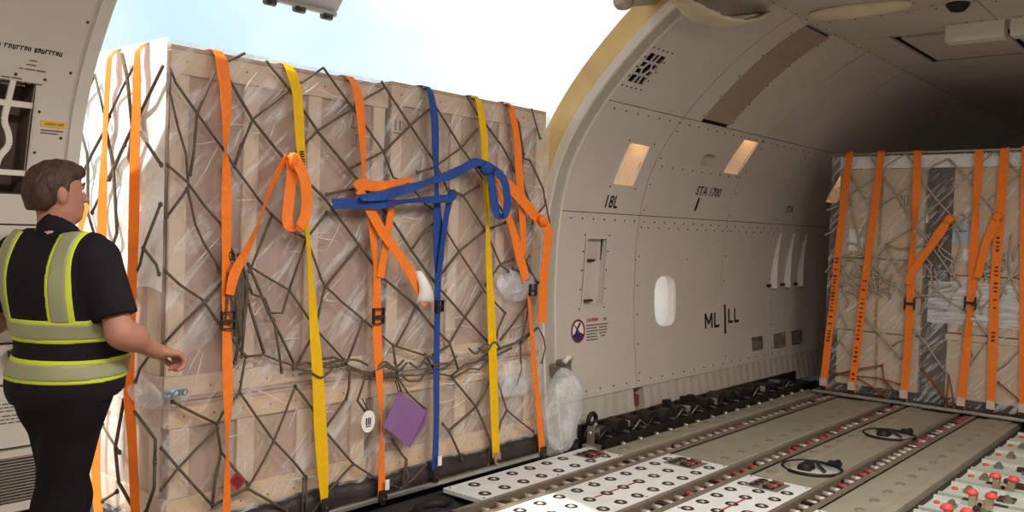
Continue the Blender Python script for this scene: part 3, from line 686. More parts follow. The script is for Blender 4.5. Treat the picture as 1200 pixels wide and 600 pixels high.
# grille near the door: pocket with a honeycomb frame
mb = MB(); rim(GRILLE, 0.0, -0.10, mb); cap(GRILLE, -0.10, mb); gk = mb.build('grille_pocket', DARKGAP, wall)
def wall_bar(mb, a, b, w, off=0.004):
    d = Vector((b[0] - a[0], b[1] - a[1])); n = Vector((-d.y, d.x)).normalized() * w / 2
    q = [(a[0] + n.x, a[1] + n.y), (b[0] + n.x, b[1] + n.y), (b[0] - n.x, b[1] - n.y), (a[0] - n.x, a[1] - n.y)]
    vs = [S(x, z, off) for x, z in q] + [S(x, z, off - 0.012) for x, z in q]
    mb.add(vs, [(0, 1, 2, 3), (7, 6, 5, 4), (0, 4, 5, 1), (1, 5, 6, 2), (2, 6, 7, 3), (3, 7, 4, 0)])
cx, cz = 5.48, 2.78
hexp = [(cx + 0.046 * math.cos(PI / 3 * k), cz + 0.044 * math.sin(PI / 3 * k)) for k in range(6)]
for k in range(6):
    m2 = MB(); wall_bar(m2, hexp[k], hexp[(k + 1) % 6], 0.012); m2.build('grille_bar', LINER, gk)
for k, e in ((0, (5.58, cz)), (3, (5.38, cz)), (1, (5.51, 2.87)), (2, (5.45, 2.87)), (4, (5.45, 2.69)), (5, (5.51, 2.69))):
    m2 = MB(); wall_bar(m2, hexp[k], e, 0.012); m2.build('grille_bar', LINER, gk)
for z in (2.74, 2.82):
    m2 = MB(); wall_bar(m2, (5.38, z), (5.44, z), 0.010); wall_bar(m2, (5.52, z), (5.58, z), 0.010); m2.build('grille_bar', LINER, gk)
# rivets
rvt = MB()
def rivet(x, z, r=0.0085, off=0.002):
    p = S(x, z, off); n = wn_(z)
    q = n.to_track_quat('Z', 'Y').to_matrix()
    rvt.lathe([(r, -0.003), (r * 0.8, 0.003), (0.001, 0.005)], p, 6, q)
def rline(x0, z0, x1, z1, step):
    n = max(1, int(math.hypot(x1 - x0, z1 - z0) / step))
    for k in range(n + 1): rivet(x0 + (x1 - x0) * k / n, z0 + (z1 - z0) * k / n)
rline(XR + 0.1, ZM - 0.05, 6.35, ZM - 0.05, 0.145); rline(6.50, ZM - 0.05, 13, ZM - 0.05, 0.17); rline(6.58, ZM - 0.10, 9.0, ZM - 0.10, 0.17)
rline(XR + 0.1, ZU - 0.04, 13, ZU - 0.04, 0.16); rline(6.55, ZM + 0.42, 7.95, ZM + 0.42, 0.16); rline(XR + 0.1, ZK + 0.035, 13, ZK + 0.035, 0.19)
for x in cols[1:-2]:
    rline(x + 0.05, ZK + 0.1, x + 0.05, ZM - 0.1, 0.22); rline(x + 0.05, ZM + 0.05, x + 0.05, ZU - 0.1, 0.2)
rline(6.42, 1.38, 7.3, 1.38, 0.44); rline(7.22, ZU + 0.05, 7.22, 3.2, 0.12); rline(6.68, ZU + 0.05, 6.68, 3.2, 0.12)
for x in (5.36, 5.42, 5.48, 5.54, 5.61):
    rivet(x, 2.66); rivet(x, 2.90)
for z in (2.72, 2.78, 2.84): rivet(5.61, z); rivet(5.355, z)
for x in (5.63, 5.97):
    for z in (1.0, 1.15, 1.3, 1.45, 1.58): rivet(x + 0.03 * (z - 1.03) / 0.52, z)
for L in LAMPS[:2]:
    for p in L: rivet(p[0] + (0.04 if p in L[1:3] else -0.04), p[1] + (0.02 if p in L[2:] else -0.02))
tag(rvt.build('rivets', RIVET, wall, True), None, None, None, 'stuff')
# slanted ribs past the last seam
for k in range(3):
    x = 9.16 + 0.36 * k
    mb = MB(); pts = [(0, 1.08), (0.05, 1.3), (0.10, 1.66)]
    n = 7; vs = []
    for j in range(n):
        t = j / (n - 1); z = 1.06 + 0.60 * t; xx = x + 0.16 * t ** 1.5; d = 0.012 + 0.055 * (1 - t)
        vs += [S(xx, z, 0.0), S(xx + 0.03, z, d), S(xx + 0.05, z, d), S(xx + 0.07, z, 0)]
    fs = []
    for j in range(n - 1):
        for q in range(3): fs.append((j * 4 + q, j * 4 + q + 1, j * 4 + q + 5, j * 4 + q + 4))
    fs += [(0, 1, 2, 3), ((n - 1) * 4 + 3, (n - 1) * 4 + 2, (n - 1) * 4 + 1, (n - 1) * 4)]
    mb.add(vs, fs); mb.build('wall_rib', LINER, wall)
    mb = MB(); mb.box(S(x - 0.06, 1.09, 0.012), (0.07, 0.03, 0.03)); mb.build('rib_clip', STEELD, wall)
# kick panel with pleats
mb = MB()
def kick(parent, a, b):
    mb = MB(); n = int((b - a) / 0.036); top = []; bot = []
    for k in range(n + 1):
        x = a + (b - a) * k / n; o = 0.005 if (k // 2) % 2 else 0.0
        top.append(S(x, ZK - 0.005, o)); bot.append(S(x, 0.02, o + 0.01))
    mb.add(top + bot, [(k, k + 1, n + 2 + k, n + 1 + k) for k in range(n)])
    mb.build('kick_panel', KICK, parent)
kick(wall, XR, 6.34); kick(wall, 6.50, 9.1); kick(wall, 9.1, 13.0)
mb = MB(); q = [(6.34, 0.05), (6.50, 0.05), (6.50, ZK), (6.34, ZK)]; rim(q, 0.01, -0.08, mb); cap(q, -0.08, mb); o = mb.build('junction_recess', KICK, wall)
mb = MB(); mb.box(S(6.41, 0.2, -0.03), (0.07, 0.05, 0.1)); mb.build('junction_box', mat('junction_brown', rgb(120, 66, 54), 0.6), o, bevel=0.005)
mb = MB(); wall_bar(mb, (XR, ZK), (13, ZK), 0.03, 0.014); mb.build('kick_rail', LINER, wall)

# prints on the wall
def text_mesh(s, size, bold=0.0):
    cu = bpy.data.curves.new('t', 'FONT'); cu.body = s; cu.size = size; cu.align_x = 'CENTER'; cu.align_y = 'CENTER'; cu.offset = bold; cu.resolution_u = 2
    o = bpy.data.objects.new('t', cu); me = o.to_mesh()
    v = [tuple(p.co) for p in me.vertices]; f = [tuple(p.vertices) for p in me.polygons]
    o.to_mesh_clear(); bpy.data.objects.remove(o); bpy.data.curves.remove(cu)
    return v, f
def wall_text(parent, s, x, z, size, m=BLACK, bold=0.004, slant=0.0, wx=1.0, off=0.0022, name='wall_print'):
    v, f = text_mesh(s, size, bold * 0.5); mb = MB()
    mb.add([S(x + wx * (p[0] + slant * p[1]), z + p[1], off) for p in v], f)
    return mb.build(name, m, parent, recalc=False)
wall_text(wall, '18L', 5.955, 1.845, 0.14, bold=0.005, slant=0.1, wx=0.95)
wall_text(wall, 'STA 1700', 7.52, 2.01, 0.115, bold=0.004, slant=0.1, wx=1.05)
wall_text(wall, 'STA', 9.45, 1.92, 0.10, bold=0.005, slant=0.1)
mb = MB(); wall_bar(mb, (7.34, 1.83), (7.37, 1.95), 0.03); mb.build('wall_print', BLACK, wall)
def stroke_letter(parent, strokes, x, z, w, h, lw):
    mb = MB()
    for a, b in strokes: wall_bar(mb, (x + a[0] * w, z + a[1] * h), (x + b[0] * w, z + b[1] * h), lw, 0.003)
    mb.build('wall_print', BLACK, parent)
LET_M = (((0, 0), (0, 1)), ((1, 0), (1, 1)), ((0, 0.96), (0.5, 0.3)), ((0.5, 0.3), (1, 0.96))); LET_L = (((0, 0), (0, 1)), ((0, 0.08), (1, 0.08)))
stroke_letter(wall, LET_M, 7.68, 0.715, 0.13, 0.145, 0.026); stroke_letter(wall, LET_L, 7.87, 0.715, 0.09, 0.145, 0.026)
stroke_letter(wall, LET_L, 8.17, 0.74, 0.085, 0.145, 0.026); stroke_letter(wall, LET_L, 8.30, 0.74, 0.085, 0.145, 0.026)
mb = MB(); wall_bar(mb, (8.085, 0.64), (8.085, 0.93), 0.03); mb.build('wall_print', BLACK, wall)
# caution notice: no-step symbol and lines of small type
def disc(parent, cx, cz, r0, r1, m, a0=0.0, a1=2 * PI, off=0.002, n=28, name='wall_print'):
    mb = MB(); vs = []
    for k in range(n + 1):
        a = a0 + (a1 - a0) * k / n
        for r in (r0, r1): vs.append(S(cx + r * math.cos(a), cz + r * math.sin(a), off))
    mb.add(vs, [(2 * k, 2 * k + 1, 2 * k + 3, 2 * k + 2) for k in range(n)]); return mb.build(name, m, parent)
disc(wall, 5.605, 0.83, 0.0, 0.085, WHITEP)
disc(wall, 5.605, 0.83, 0.075, 0.092, mat('maroon_print', rgb(120, 42, 56), 0.6), off=0.0035)
disc(wall, 5.605, 0.83, 0.0, 0.078, BLUEP, PI * 1.12, PI * 1.88, off=0.003)
mb = MB()
for a, b, w in (((5.57, 0.80), (5.60, 0.855), 0.022), ((5.60, 0.855), (5.625, 0.875), 0.02), ((5.60, 0.835), (5.62, 0.79), 0.014), ((5.575, 0.80), (5.56, 0.775), 0.012), ((5.62, 0.875), (5.635, 0.89), 0.024)):
    wall_bar(mb, a, b, w, 0.003)
mb.build('wall_print', BLUEP, wall)
mb = MB(); wall_bar(mb, (5.55, 0.885), (5.665, 0.775), 0.01, 0.0038); mb.build('wall_print', mat('maroon_print', rgb(120, 42, 56)), wall)
wall_text(wall, 'CAUTION', 5.80, 0.905, 0.035, REDP, 0.003)
mb = MB(); wall_bar(mb, (5.955, 0.905), (5.975, 0.905), 0.026, 0.002); wall_bar(mb, (5.983, 0.905), (6.003, 0.905), 0.026, 0.002); mb.build('wall_print', mat('grey_print_pale', rgb(140, 130, 122)), wall)
random.seed(3)
for k in range(6):
    mb = MB(); z = 0.865 - k * 0.023
    x = 5.72
    while x < 5.865:
        w = random.uniform(0.008, 0.028); wall_bar(mb, (x, z), (x + w, z), 0.010, 0.002); x += w + 0.005
    if k < 5:
        x = 5.895 + (0.02 if k == 4 else 0)
        while x < 6.01 - (0.03 if k > 2 else 0):
            w = random.uniform(0.008, 0.024); wall_bar(mb, (x, z), (x + w, z), 0.010, 0.002); x += w + 0.005
    mb.build('wall_print', GREYP, wall)

# ---- left liner beside the doorway
OPEN_L = quad(1.24, 1.545, 1.68, 2.14, 0.0)
CTRL = quad(1.25, 1.60, 0.90, 1.045)
panel(wall2, X0, 0.6, ZK, ZC); panel(wall2, 0.6, XL - 0.03, 1.553, ZC, [OPEN_L]); panel(wall2, 0.6, XL - 0.03, 1.05, 1.551)
solid(oriented(wall_patch(MB(), X0, XL - 0.03, 0.33, ZC, [quad(1.22, 1.565, 1.66, 2.16), quad(0.98, 1.62, 0.36, 0.59)], -0.024)).build('joint_backing', STRIP, wall2, recalc=False), 0.008)
mb = MB(); rim(OPEN_L, 0.0, -0.14, mb); cap(OPEN_L, -0.14, mb); ok = mb.build('open_pocket', mat('pocket_brown', rgb(96, 80, 68), 0.7), wall2)
for a, b, w in (((1.24, 2.05), (1.545, 2.05), 0.022), ((1.24, 1.77), (1.545, 1.77), 0.022), ((1.455, 2.14), (1.45, 2.05), 0.022)):
    m2 = MB(); wall_bar(m2, a, b, w, 0.004); m2.build('pocket_bar', WHITE, ok)
sp = spline([(1.45, 2.05), (1.445, 1.98), (1.465, 1.93), (1.47, 1.88), (1.44, 1.83), (1.43, 1.77), (1.435, 1.68)], 4)
m2 = MB()
for i in range(len(sp) - 1): wall_bar(m2, tuple(sp[i]), tuple(sp[i + 1]), 0.024, 0.005)
m2.build('pocket_bar', WHITE, ok)
mb = MB(); 
rvt = MB()
for x, z in ((1.46, 2.165), (1.575, 2.16), (1.575, 2.03), (1.575, 1.86), (1.575, 1.70), (1.69, 2.50), (1.66, 2.51), (1.68, 2.40), (1.67, 2.20), (1.675, 1.93), (1.672, 1.70)): rivet(x, z, 0.007)
rline(0.7, 1.075, 1.6, 1.075, 0.15)
tag(rvt.build('rivets', RIVET, wall2, True), None, None, None, 'stuff')
def glyph_row(parent, x0, x1, z, h, words, m, off=0.002, seed=1):
    rs = random.Random(seed); mb = MB(); x = x0; n = 0
    while x < x1:
        w = rs.uniform(0.5, 0.75) * h
        k = rs.randrange(4)
        wall_bar(mb, (x, z), (x + 0.22 * h, z), h * rs.uniform(0.8, 1), off)
        if k != 1: wall_bar(mb, (x, z + 0.4 * h * (1 if k else -1)), (x + w, z + 0.4 * h * (1 if k else -1)), 0.2 * h, off)
        if k != 2: wall_bar(mb, (x + w - 0.2 * h, z), (x + w, z), h * rs.uniform(0.6, 1), off)
        x += w + 0.22 * h; n += 1
        if n in words: x += 0.6 * h
    mb.build('wall_print', m, parent)
glyph_row(wall2, 1.30, 1.615, 2.265, 0.017, (6, 13, 22), BLACK, seed=4)
random.seed(5)
for k, (z, xe) in enumerate(((2.225, 1.50), (2.208, 1.52), (2.19, 1.54), (2.15, 1.45), (2.137, 1.55), (2.124, 1.50))):
    mb = MB(); x = 1.2
    while x < xe:
        w = random.uniform(0.012, 0.04); wall_bar(mb, (x, z), (x + w, z), 0.005, 0.002); x += w + 0.006
    mb.build('wall_print', GREYP, wall2)
mb = MB(); wall_bar(mb, (1.585, 1.985), (1.69, 1.985), 0.026, 0.003); mb.build('wall_label', YELP, wall2)
glyph_row(wall2, 1.605, 1.675, 1.985, 0.012, (), mat('label_brown', rgb(140, 92, 30)), 0.0036, 6)
mb = MB(); wall_bar(mb, (1.59, 1.957), (1.68, 1.957), 0.006, 0.002); wall_bar(mb, (1.59, 1.945), (1.66, 1.945), 0.005, 0.002); mb.build('wall_print', GREYP, wall2)
# lower service units under the ledge
panel(wall2, 0.6, XL - 0.03, 0.878, 1.048, (), 0.03, WHITE, 'switch_panel'); panel(wall2, 0.6, XL - 0.03, 0.613, 0.876, (), 0.045, WHITE, 'placard_panel')
panel(wall2, 0.6, XL - 0.03, 0.34, 0.61, [quad(1.0, 1.60, 0.38, 0.57)], 0.02, WHITE, 'vent_panel')
mb = MB(); mb.prism([(-0.02, 0.0), (0.02, 0.0), (0.028, 0.05), (0.006, 0.09), (-0.03, 0.08)], 1, -0.02, 0.02)
tg = mb.build('toggle', STEELD, wall2); tg.location = S(1.515, 0.94, 0.05)
mb = MB(); wall_bar(mb, (1.51, 0.915), (1.56, 0.915), 0.016, 0.0335); mb.build('toggle_label', mat('label_dark', rgb(70, 50, 40)), wall2)
vk = MB(); q = quad(1.0, 1.60, 0.38, 0.57); rim(q, 0.02, -0.05, vk); cap(q, -0.05, vk); vk = vk.build('vent', KICK, wall2)
me = MB().box((0, 0, 0), (0.59, 0.012, 0.006)).mesh('vent_slat', mat('vent_mesh', rgb(130, 120, 108), 0.5, 0.3))
for k in range(15): inst(me, 'vent_slat', vk, S(1.30, 0.388 + k * 0.0125, 0.012), (-0.4, 0, 0))
for k, (z, xe, w_) in enumerate(((0.83, 1.575, 0.012), (0.80, 1.56, 0.005), (0.785, 1.575, 0.005), (0.77, 1.58, 0.005), (0.75, 1.585, 0.005), (0.735, 1.57, 0.005), (0.72, 1.58, 0.005))):
    mb = MB(); x = 1.40 if k else 1.50
    while x < xe:
        w = random.uniform(0.012, 0.035); wall_bar(mb, (x, z), (x + w, z), w_, 0.047); x += w + 0.006
    mb.build('wall_print', GREYP, wall2)
kick(wall2, 0.6, XL - 0.03)

# ---- door frame (jambs and header)
def jamb_face(mb, x, d0, d1, z0=-0.1, z1=3.2, n=40):
    vs = []
    for k in range(n + 1):
        z = z0 + (z1 - z0) * k / n; vs += [S(x, z, d0), S(x, z, d1)]
    mb.add(vs, [(2 * k, 2 * k + 1, 2 * k + 3, 2 * k + 2) for k in range(n)])
def jamb(name, x0, x1, d0, d1, m, parent=None, z0=-0.1, z1=3.2):
    mb = MB(); n = 44; vs = []
    for k in range(n + 1):
        z = z0 + (z1 - z0) * k / n
        vs += [S(x0, z, d0), S(x1, z, d0), S(x1, z, d1), S(x0, z, d1)]
    fs = []
    for k in range(n):
        for q in range(4): fs.append((4 * k + q, 4 * k + (q + 1) % 4, 4 * k + 4 + (q + 1) % 4, 4 * k + 4 + q))
    fs += [(0, 1, 2, 3), (4 * n + 3, 4 * n + 2, 4 * n + 1, 4 * n)]
    mb.add(vs, fs); return mb.build(name, m, parent)
t1 = tag(jamb('trim_1', XR - 0.03, XR + 0.02, -0.235, -0.03, PRIMER), 'cream primer-coated curved frame at the far side of the open cargo doorway', None, None, 'structure')
jamb('door_seal', XR - 0.045, XR - 0.02, -0.06, 0.006, WHITE, t1); jamb('door_seal', XR - 0.02, XR + 0.085, -0.03, 0.006, JAMBGREY, t1); jamb('edge_strip', XR + 0.085, XR + 0.105, -0.01, 0.018, WHITE, t1)
t2 = tag(jamb('trim_2', XL - 0.02, XL + 0.02, -0.30, -0.02, PRIMER), 'frame edge of the cargo doorway beside the person', None, None, 'structure')
jamb('door_seal', XL - 0.045, XL + 0.01, -0.02, 0.012, mat('jamb_light', rgb(206, 200, 190), 0.6), t2)
mb = MB(); mb.prism([(2.72, 3.27), (2.98, 3.13), (3.04, 3.15), (3.24, 3.30), (3.24, 3.5), (2.72, 3.5)], 0, XL - 0.05, XR + 0.05)
t3 = tag(mb.build('trim_3', LINER), 'header beam over the open cargo doorway', None, None, 'structure')

mb = MB(); mb.bbox((XL - 0.3, 3.70, -0.16), (XR + 0.3, 4.40, -0.05)); tag(mb.build('trim_4', SUBFLOOR), 'dark door sill under the pallet', None, None, 'structure')
# ceiling, far wall, ends
def ceiling_panel(parent, x0, x1, y0, y1, z=ZC, m=LINER2, name='ceiling_panel', t=0.02):
    return MB().bbox((x0 + .004, y0 + .004, z), (x1 - .004, y1 - .004, z + t)).build(name, m, parent)
mb = MB(); mb.bbox((X0, 2 * YC - 2.8, ZC + 0.04), (X1, 2.8, ZC + 0.08))
ce = tag(mb.build('ceiling', DARKGAP), 'flat panelled ceiling above the deck', None, None, 'structure')
HX0, HX1, HY0, HY1 = 7.62, 8.75, 1.60, 2.36
cx_ = [X0, -0.5, 1.8, 4.2, 6.72, 7.50]
for a, b in zip(cx_[:-1], cx_[1:]):
    for y0, y1 in ((-1.1, 0.4), (0.4, 1.55), (1.55, 2.78)): ceiling_panel(ce, a, b, y0, y1)
for a, b in ((7.50, 8.85), (8.85, 11.0), (11.0, X1)):
    for y0, y1 in ((-1.1, 0.4), (0.4, 1.55)): ceiling_panel(ce, a, b, y0, y1)
for a, b in ((8.85, 11.0), (11.0, X1)): ceiling_panel(ce, a, b, 1.55, 2.78)
# hatch with a dark seal line
ceiling_panel(ce, 7.50, 8.85, HY1 + 0.02, 2.78); ceiling_panel(ce, 7.5, 7.545, 1.55, HY1); ceiling_panel(ce, 8.82, 8.85, 1.55, HY1)
ceiling_panel(ce, HX0 + 0.03, HX1 - 0.03, HY0, HY1 - 0.03, ZC + 0.004, LINER2, 'hatch')
rvt = MB()
def crivet(x, y): rvt.lathe([(0.008, 0.002), (0.006, -0.004), (0.001, -0.005)], (x, y, ZC), 6)
for k in range(30): crivet(5.6 + 0.2 * k, 2.70)
for k in range(12): crivet(6.66, 0.5 + 0.19 * k); crivet(6.78, 0.5 + 0.19 * k)
tag(rvt.build('rivets', RIVET, ce, True), None, None, None, 'stuff')
# opposite side
mb = MB(); n = 40; vs = []
for x in (X0, X1):
    for k in range(n + 1):
        z = -0.2 + (ZC + 0.2) * k / n; vs.append((x, 2 * YC - W(z), z))
mb.add(vs, [(k, k + 1, n + 2 + k, n + 1 + k) for k in range(n)])
tag(solid(mb.build('wall_right', LINER), 0.02), 'curved liner wall on the side behind the camera', None, None, 'structure')
def endwall(name, x, label):
    mb = MB(); pts = [(W(z), z) for z in np.linspace(-0.2, ZC, 30)] + [(2 * YC - W(z), z) for z in np.linspace(ZC, -0.2, 30)]
    mb.prism(pts, 0, x, x + 0.05); return tag(mb.build(name, LINER2), label, None, None, 'structure')
endwall('wall_back', X1 - 0.02, 'bulkhead at the far end of the hold'); endwall('wall_front', X0, 'bulkhead at the near end of the hold')

# raised cargo door outside
mb = MB(); prof = spline([(3.12, 3.30), (3.40, 3.78), (4.0, 4.22), (4.8, 4.38), (5.6, 4.24), (6.15, 3.92), (6.52, 3.52)], 5)
outer = []
for i, p in enumerate(prof):
    a = prof[max(i - 1, 0)]; b = prof[min(i + 1, len(prof) - 1)]; t = Vector(((b - a)[0], (b - a)[1])).normalized()
    outer.append((p[0] - t.y * 0.13, p[1] + t.x * 0.13))
mb.prism([tuple(p) for p in prof] + outer[::-1], 0, XL + 0.05, XR - 0.04)
dr = tag(mb.build('door_1', mat('door_liner', rgb(196, 190, 182), 0.5)), 'raised cargo door hanging over the doorway', None, None, 'structure')
mb = MB(); pr = [tuple(p) for p in prof[8:]]; mb.prism([(p[0] - 0.02, p[1] - 0.03) for p in pr] + [(p[0], p[1] + 0.02) for p in pr[::-1]], 0, 4.62, 4.80); mb.build('door_rib', mat('door_rib', rgb(150, 146, 134), 0.5), dr)
e = prof[-1]
mb = MB(); mb.tube([(XL + 0.08, e[0] - 0.01, e[1] - 0.02), (XR - 0.06, e[0] - 0.01, e[1] - 0.02)], 0.025, 8); mb.build('door_edge_seal', JAMBGREY, dr)
me = MB().cyl((-0.05, 0, 0), (0.05, 0, 0), 0.035, 10).mesh('door_latch', STEELD, True)
for x in (2.3, 2.9, 3.3, 3.55, 3.95, 4.45, 4.75, 5.05): inst(me, 'door_latch', dr, (x, e[0] + 0.0, e[1] - 0.05))
# hinge arm and torn cover at the header
mb = MB(); mb.tube([(5.50, 3.14, 3.255), (5.15, 3.18, 3.175), (4.84, 3.20, 3.10)], [0.05, 0.045, 0.045], 10); mb.tube([(4.87, 3.2, 3.107), (4.81, 3.2, 3.092)], 0.062, 12)
mb.build('hinge_arm', mat('hinge_grey', rgb(176, 168, 150), 0.45, 0.4), t3, True)
# ================================================================== THE DECK
T_Y = [(3.335, 3.62), (2.665, 3.62), (2.035, 3.62)]               # centre line and start of each roller track
roll_me = MB().cyl((0, -0.030, 0), (0, 0.030, 0), 0.018, 10).mesh('roller', ROLLER, True)
rollr_me = MB().cyl((0, -0.030, 0), (0, 0.030, 0), 0.018, 10).mesh('roller', ROLLRED, True)
where_t = ['nearest the wall', 'in the middle', 'furthest from the wall']
for i, (y, xs) in enumerate(T_Y):
    t = thing('roller_track', ['pale roller track set in the deck nearest the side wall', 'roller track with red rollers running between the white ball mats', 'roller track passing beside both black drive wheels, towards the red-capped guides'][i], 'roller track', (0, y, 0), 'roller tracks along the deck')
    xe = 9.28
    MB().bbox((xs, -0.055, -0.07), (xe, 0.055, -0.045)).build('track_bed', RAILD, t)
    for s in (-1, 1):
        mb = MB(); mb.bbox((xs, s * 0.055, -0.07), (xe, s * 0.068, 0.006)); mb.bbox((xs, s * 0.066, -0.004), (xe, s * 0.092, 0.004)); mb.build('rail', RAILM, t)
    random.seed(20 + i); k = 0; x = xs + 0.06
    red = [0.08, 0.45, 0.55][i]
    while x < xe - 0.03:
        isr = random.random() < red * (1.0 if x > 5.2 else 0.25)
        inst(rollr_me if isr else roll_me, 'roller', t, (x, 0, -0.022)); x += 0.130
    cb = MB().bbox((0, -0.053, -0.045), (0.05, 0.053, -0.012)).mesh('cross_bar', STEELD)
    for k in range(8): inst(cb, 'cross_bar', t, (xs + 0.35 + k * 0.68, 0, 0))

# ball transfer units: a dark ring with a steel ball in it
bt_ring = MB().lathe([(0.020, -0.004), (0.021, 0.003), (0.036, 0.004), (0.041, 0.0005), (0.041, -0.004)], n=16).mesh('ball_unit', STEELD, True)
bm_ = MB(); blob(bm_, (0, 0, 0), 0.020, ICO2); bt_ball = bm_.mesh('ball', ROLLER, True)
def ball_mat(x0, x1, y0, y1, rows, label, zt=0.0, fittings=True, seed=0):
    t = thing('ball_mat', label, 'ball mat', (x0, y0, 0), 'white ball mats at the doorway')
    MB().bbox((0, 0, -0.03), (x1 - x0, y1 - y0, zt)).build('plate', MATW, t, bevel=0.004)
    random.seed(seed); L = x1 - x0; Wd = y1 - y0
    for r in range(rows):
        yy = Wd * (r + 0.5) / rows; n = int(L / 0.185)
        for k in range(n):
            xx = 0.10 + k * 0.185 + (0.09 if r % 2 else 0)
            if xx > L - 0.05: continue
            if fittings and xx > L - 0.28 and 0.25 * Wd < yy < 0.8 * Wd: continue
            b = inst(bt_ring, 'ball_unit', t, (xx, yy, zt)); inst(bt_ball, 'ball', b, (0, 0, -0.010))
    if fittings:
        mb = MB(); mb.bbox((L - 0.27, Wd * 0.28, zt), (L - 0.06, Wd * 0.78, zt + 0.004)); fp = mb.build('fitting_plate', OLIVE2, t)
        for k in range(4):
            mb = MB(); mb.cyl((L - 0.24 + k * 0.048, Wd * 0.36, zt + 0.012), (L - 0.24 + k * 0.048, Wd * 0.52, zt + 0.012), 0.014, 8); mb.build('fitting_roller', ROLLRED if k % 2 else STEELD, fp, True)
        mb = MB()
        for k in range(3): mb.lathe([(0.03, 0), (0.03, 0.006), (0.018, 0.008)], (L - 0.22 + k * 0.07, Wd * 0.68, zt + 0.003), 12)
        mb.build('fitting_cup', STEELD, fp, True)
    rv = MB()
    for xx in (0.03, L * 0.5, L - 0.03):
        for yy in (0.03, Wd - 0.03): rv.lathe([(0.009, 0.0), (0.006, 0.002)], (xx, yy, zt), 8)
    tag(rv.build('screws', STEELD, t, True), None, None, None, 'stuff')
    return t
ball_mat(3.90, 5.42, 3.43, 3.77, 2, 'white ball mat along the edge of the wooden crate pallet', fittings=True, seed=1)
m2 = ball_mat(3.62, 5.72, 2.76, 3.24, 3, 'white ball mat with a red line between the first two roller tracks', seed=2)
m3 = ball_mat(3.62, 5.62, 2.13, 2.57, 3, 'white ball mat between the second and third roller tracks', seed=3)
m4 = ball_mat(3.62, 5.20, 1.60, 1.94, 2, 'white ball mat beyond the third roller track at the bottom of the picture', seed=4)
MB().bbox((0.80, 0.235, 0.0), (1.30, 0.249, 0.0015)).build('red_line', REDP, m2); MB().bbox((0.95, 0.2, 0.0), (1.45, 0.214, 0.0015)).build('red_line', REDP, m3)

# plain deck panels between the tracks, each with a long ridge and slots
slot_me = MB().lathe([(0.016, 0.0005), (0.022, 0.0008), (0.032, 0.005), (0.038, 0.005), (0.042, 0.0)], n=14).mesh('tie_down_cup', mat('cup_rim', rgb(150, 144, 128), 0.4, 0.4), True)
def deck_panel(x0, x1, y0, y1, label, ridge=None, cups=(), cut=()):
    t = thing('deck_panel', label, 'floor panel', (x0, y0, 0), 'olive grey deck panels')
    mb = MB(); L = x1 - x0; Wd = y1 - y0
    mb.bbox((0, 0, -0.072), (L, Wd, -0.012)); mb.build('plate', OLIVE, t, bevel=0.003)
    if ridge:
        for r in ridge:
            mb = MB(); mb.prism([(r[0], -0.012), (r[0] + 0.008, 0.0), (r[1] - 0.008, 0.0), (r[1], -0.012)], 0, 0, L); rd = mb.build('raised_strip', OLIVE, t)
            for k in range(int(L / 0.26)):
                inst(slot_me, 'tie_down_cup', rd, (0.16 + 0.26 * k, (r[0] + r[1]) / 2, 0.0), (0, 0, 0), (1, 0.7, 1))
    return t
deck_panel(5.44, 9.3, 3.43, 3.66, 'narrow olive deck panel beside the black lock rail', [(0.04, 0.20)])
deck_panel(5.74, 9.3, 2.76, 3.24, 'olive deck panel between the first and second roller tracks', [(0.03, 0.22)])
deck_panel(5.64, 9.3, 2.13, 2.57, 'olive deck panel holding the two black drive wheels', [(0.30, 0.42)])
deck_panel(5.22, 9.3, 1.60, 1.94, 'olive deck panel next to the trays of red-capped guides', [(0.05, 0.25)])
deck_panel(-1.0, 3.1, 1.6, 3.72, 'olive deck panel under the person by the doorway')
tw = thing('drive_unit', 'black rubber wheel at the foot of the crates by the bottom edge', 'drive wheel', (3.63, 3.56, -0.06))
mb = MB(); mb.tube([(0.12 * math.cos(a), 0.09 * math.sin(a), 0.035) for a in np.linspace(0, 2 * PI, 25)], 0.032, 10, False); mb.build('tyre', RUBBER, tw, True)
mb = MB(); mb.lathe([(0.0, 0.03), (0.03, 0.035), (0.09, 0.02), (0.09, 0.0)], n=18); mb.build('hub', STEELD, tw, True)

# drive wheels: rubber ring, drum and bracket in a round opening
def drive_unit(x, y, label):
    t = thing('drive_unit', label, 'drive wheel', (x, y, -0.012), 'powered drive wheels in the deck')
    mb = MB(); mb.lathe([(0.0, 0.002), (0.19, 0.002), (0.19, 0.004), (0.0, 0.004)], n=28); mb.build('dish', mat('drive_dish', rgb(196, 194, 188), 0.4, 0.2), t, True)
    mb = MB(); n = 32
    mb.tube([(0.20 * math.cos(2 * PI * k / n), 0.20 * math.sin(2 * PI * k / n), 0.010) for k in range(n + 1)], 0.012, 8, False); mb.build('ring', RUBBER, t, True)
    mb = MB(); mb.cyl((-0.06, -0.115, 0.02), (0.10, -0.02 + 0.02, 0.02), 0.01, 8); mb.build('axle', STEELD, t, True)
    M = Matrix.Rotation(0.0, 3, 'Z'); mb = MB(); mb.lathe([(0.0, -0.07), (0.040, -0.06), (0.048, -0.05), (0.048, 0.05), (0.040, 0.06), (0.0, 0.07)], (-0.03, 0.03, 0.008), 18, Matrix.Rotation(PI / 2, 3, 'Y')); mb.build('drum', RUBBER, t, True)
    mb = MB(); mb.box((0.19, -0.09, 0.025), (0.05, 0.09, 0.03)); mb.box((0.20, -0.11, 0.045), (0.04, 0.03, 0.015)); mb.build('bracket', RUBBER, t, bevel=0.006)
    return t
drive_unit(6.12, 2.33, 'black ringed drive wheel nearer the white ball mats'); drive_unit(7.68, 2.29, 'black ringed drive wheel nearer the wrapped pallet at the back')

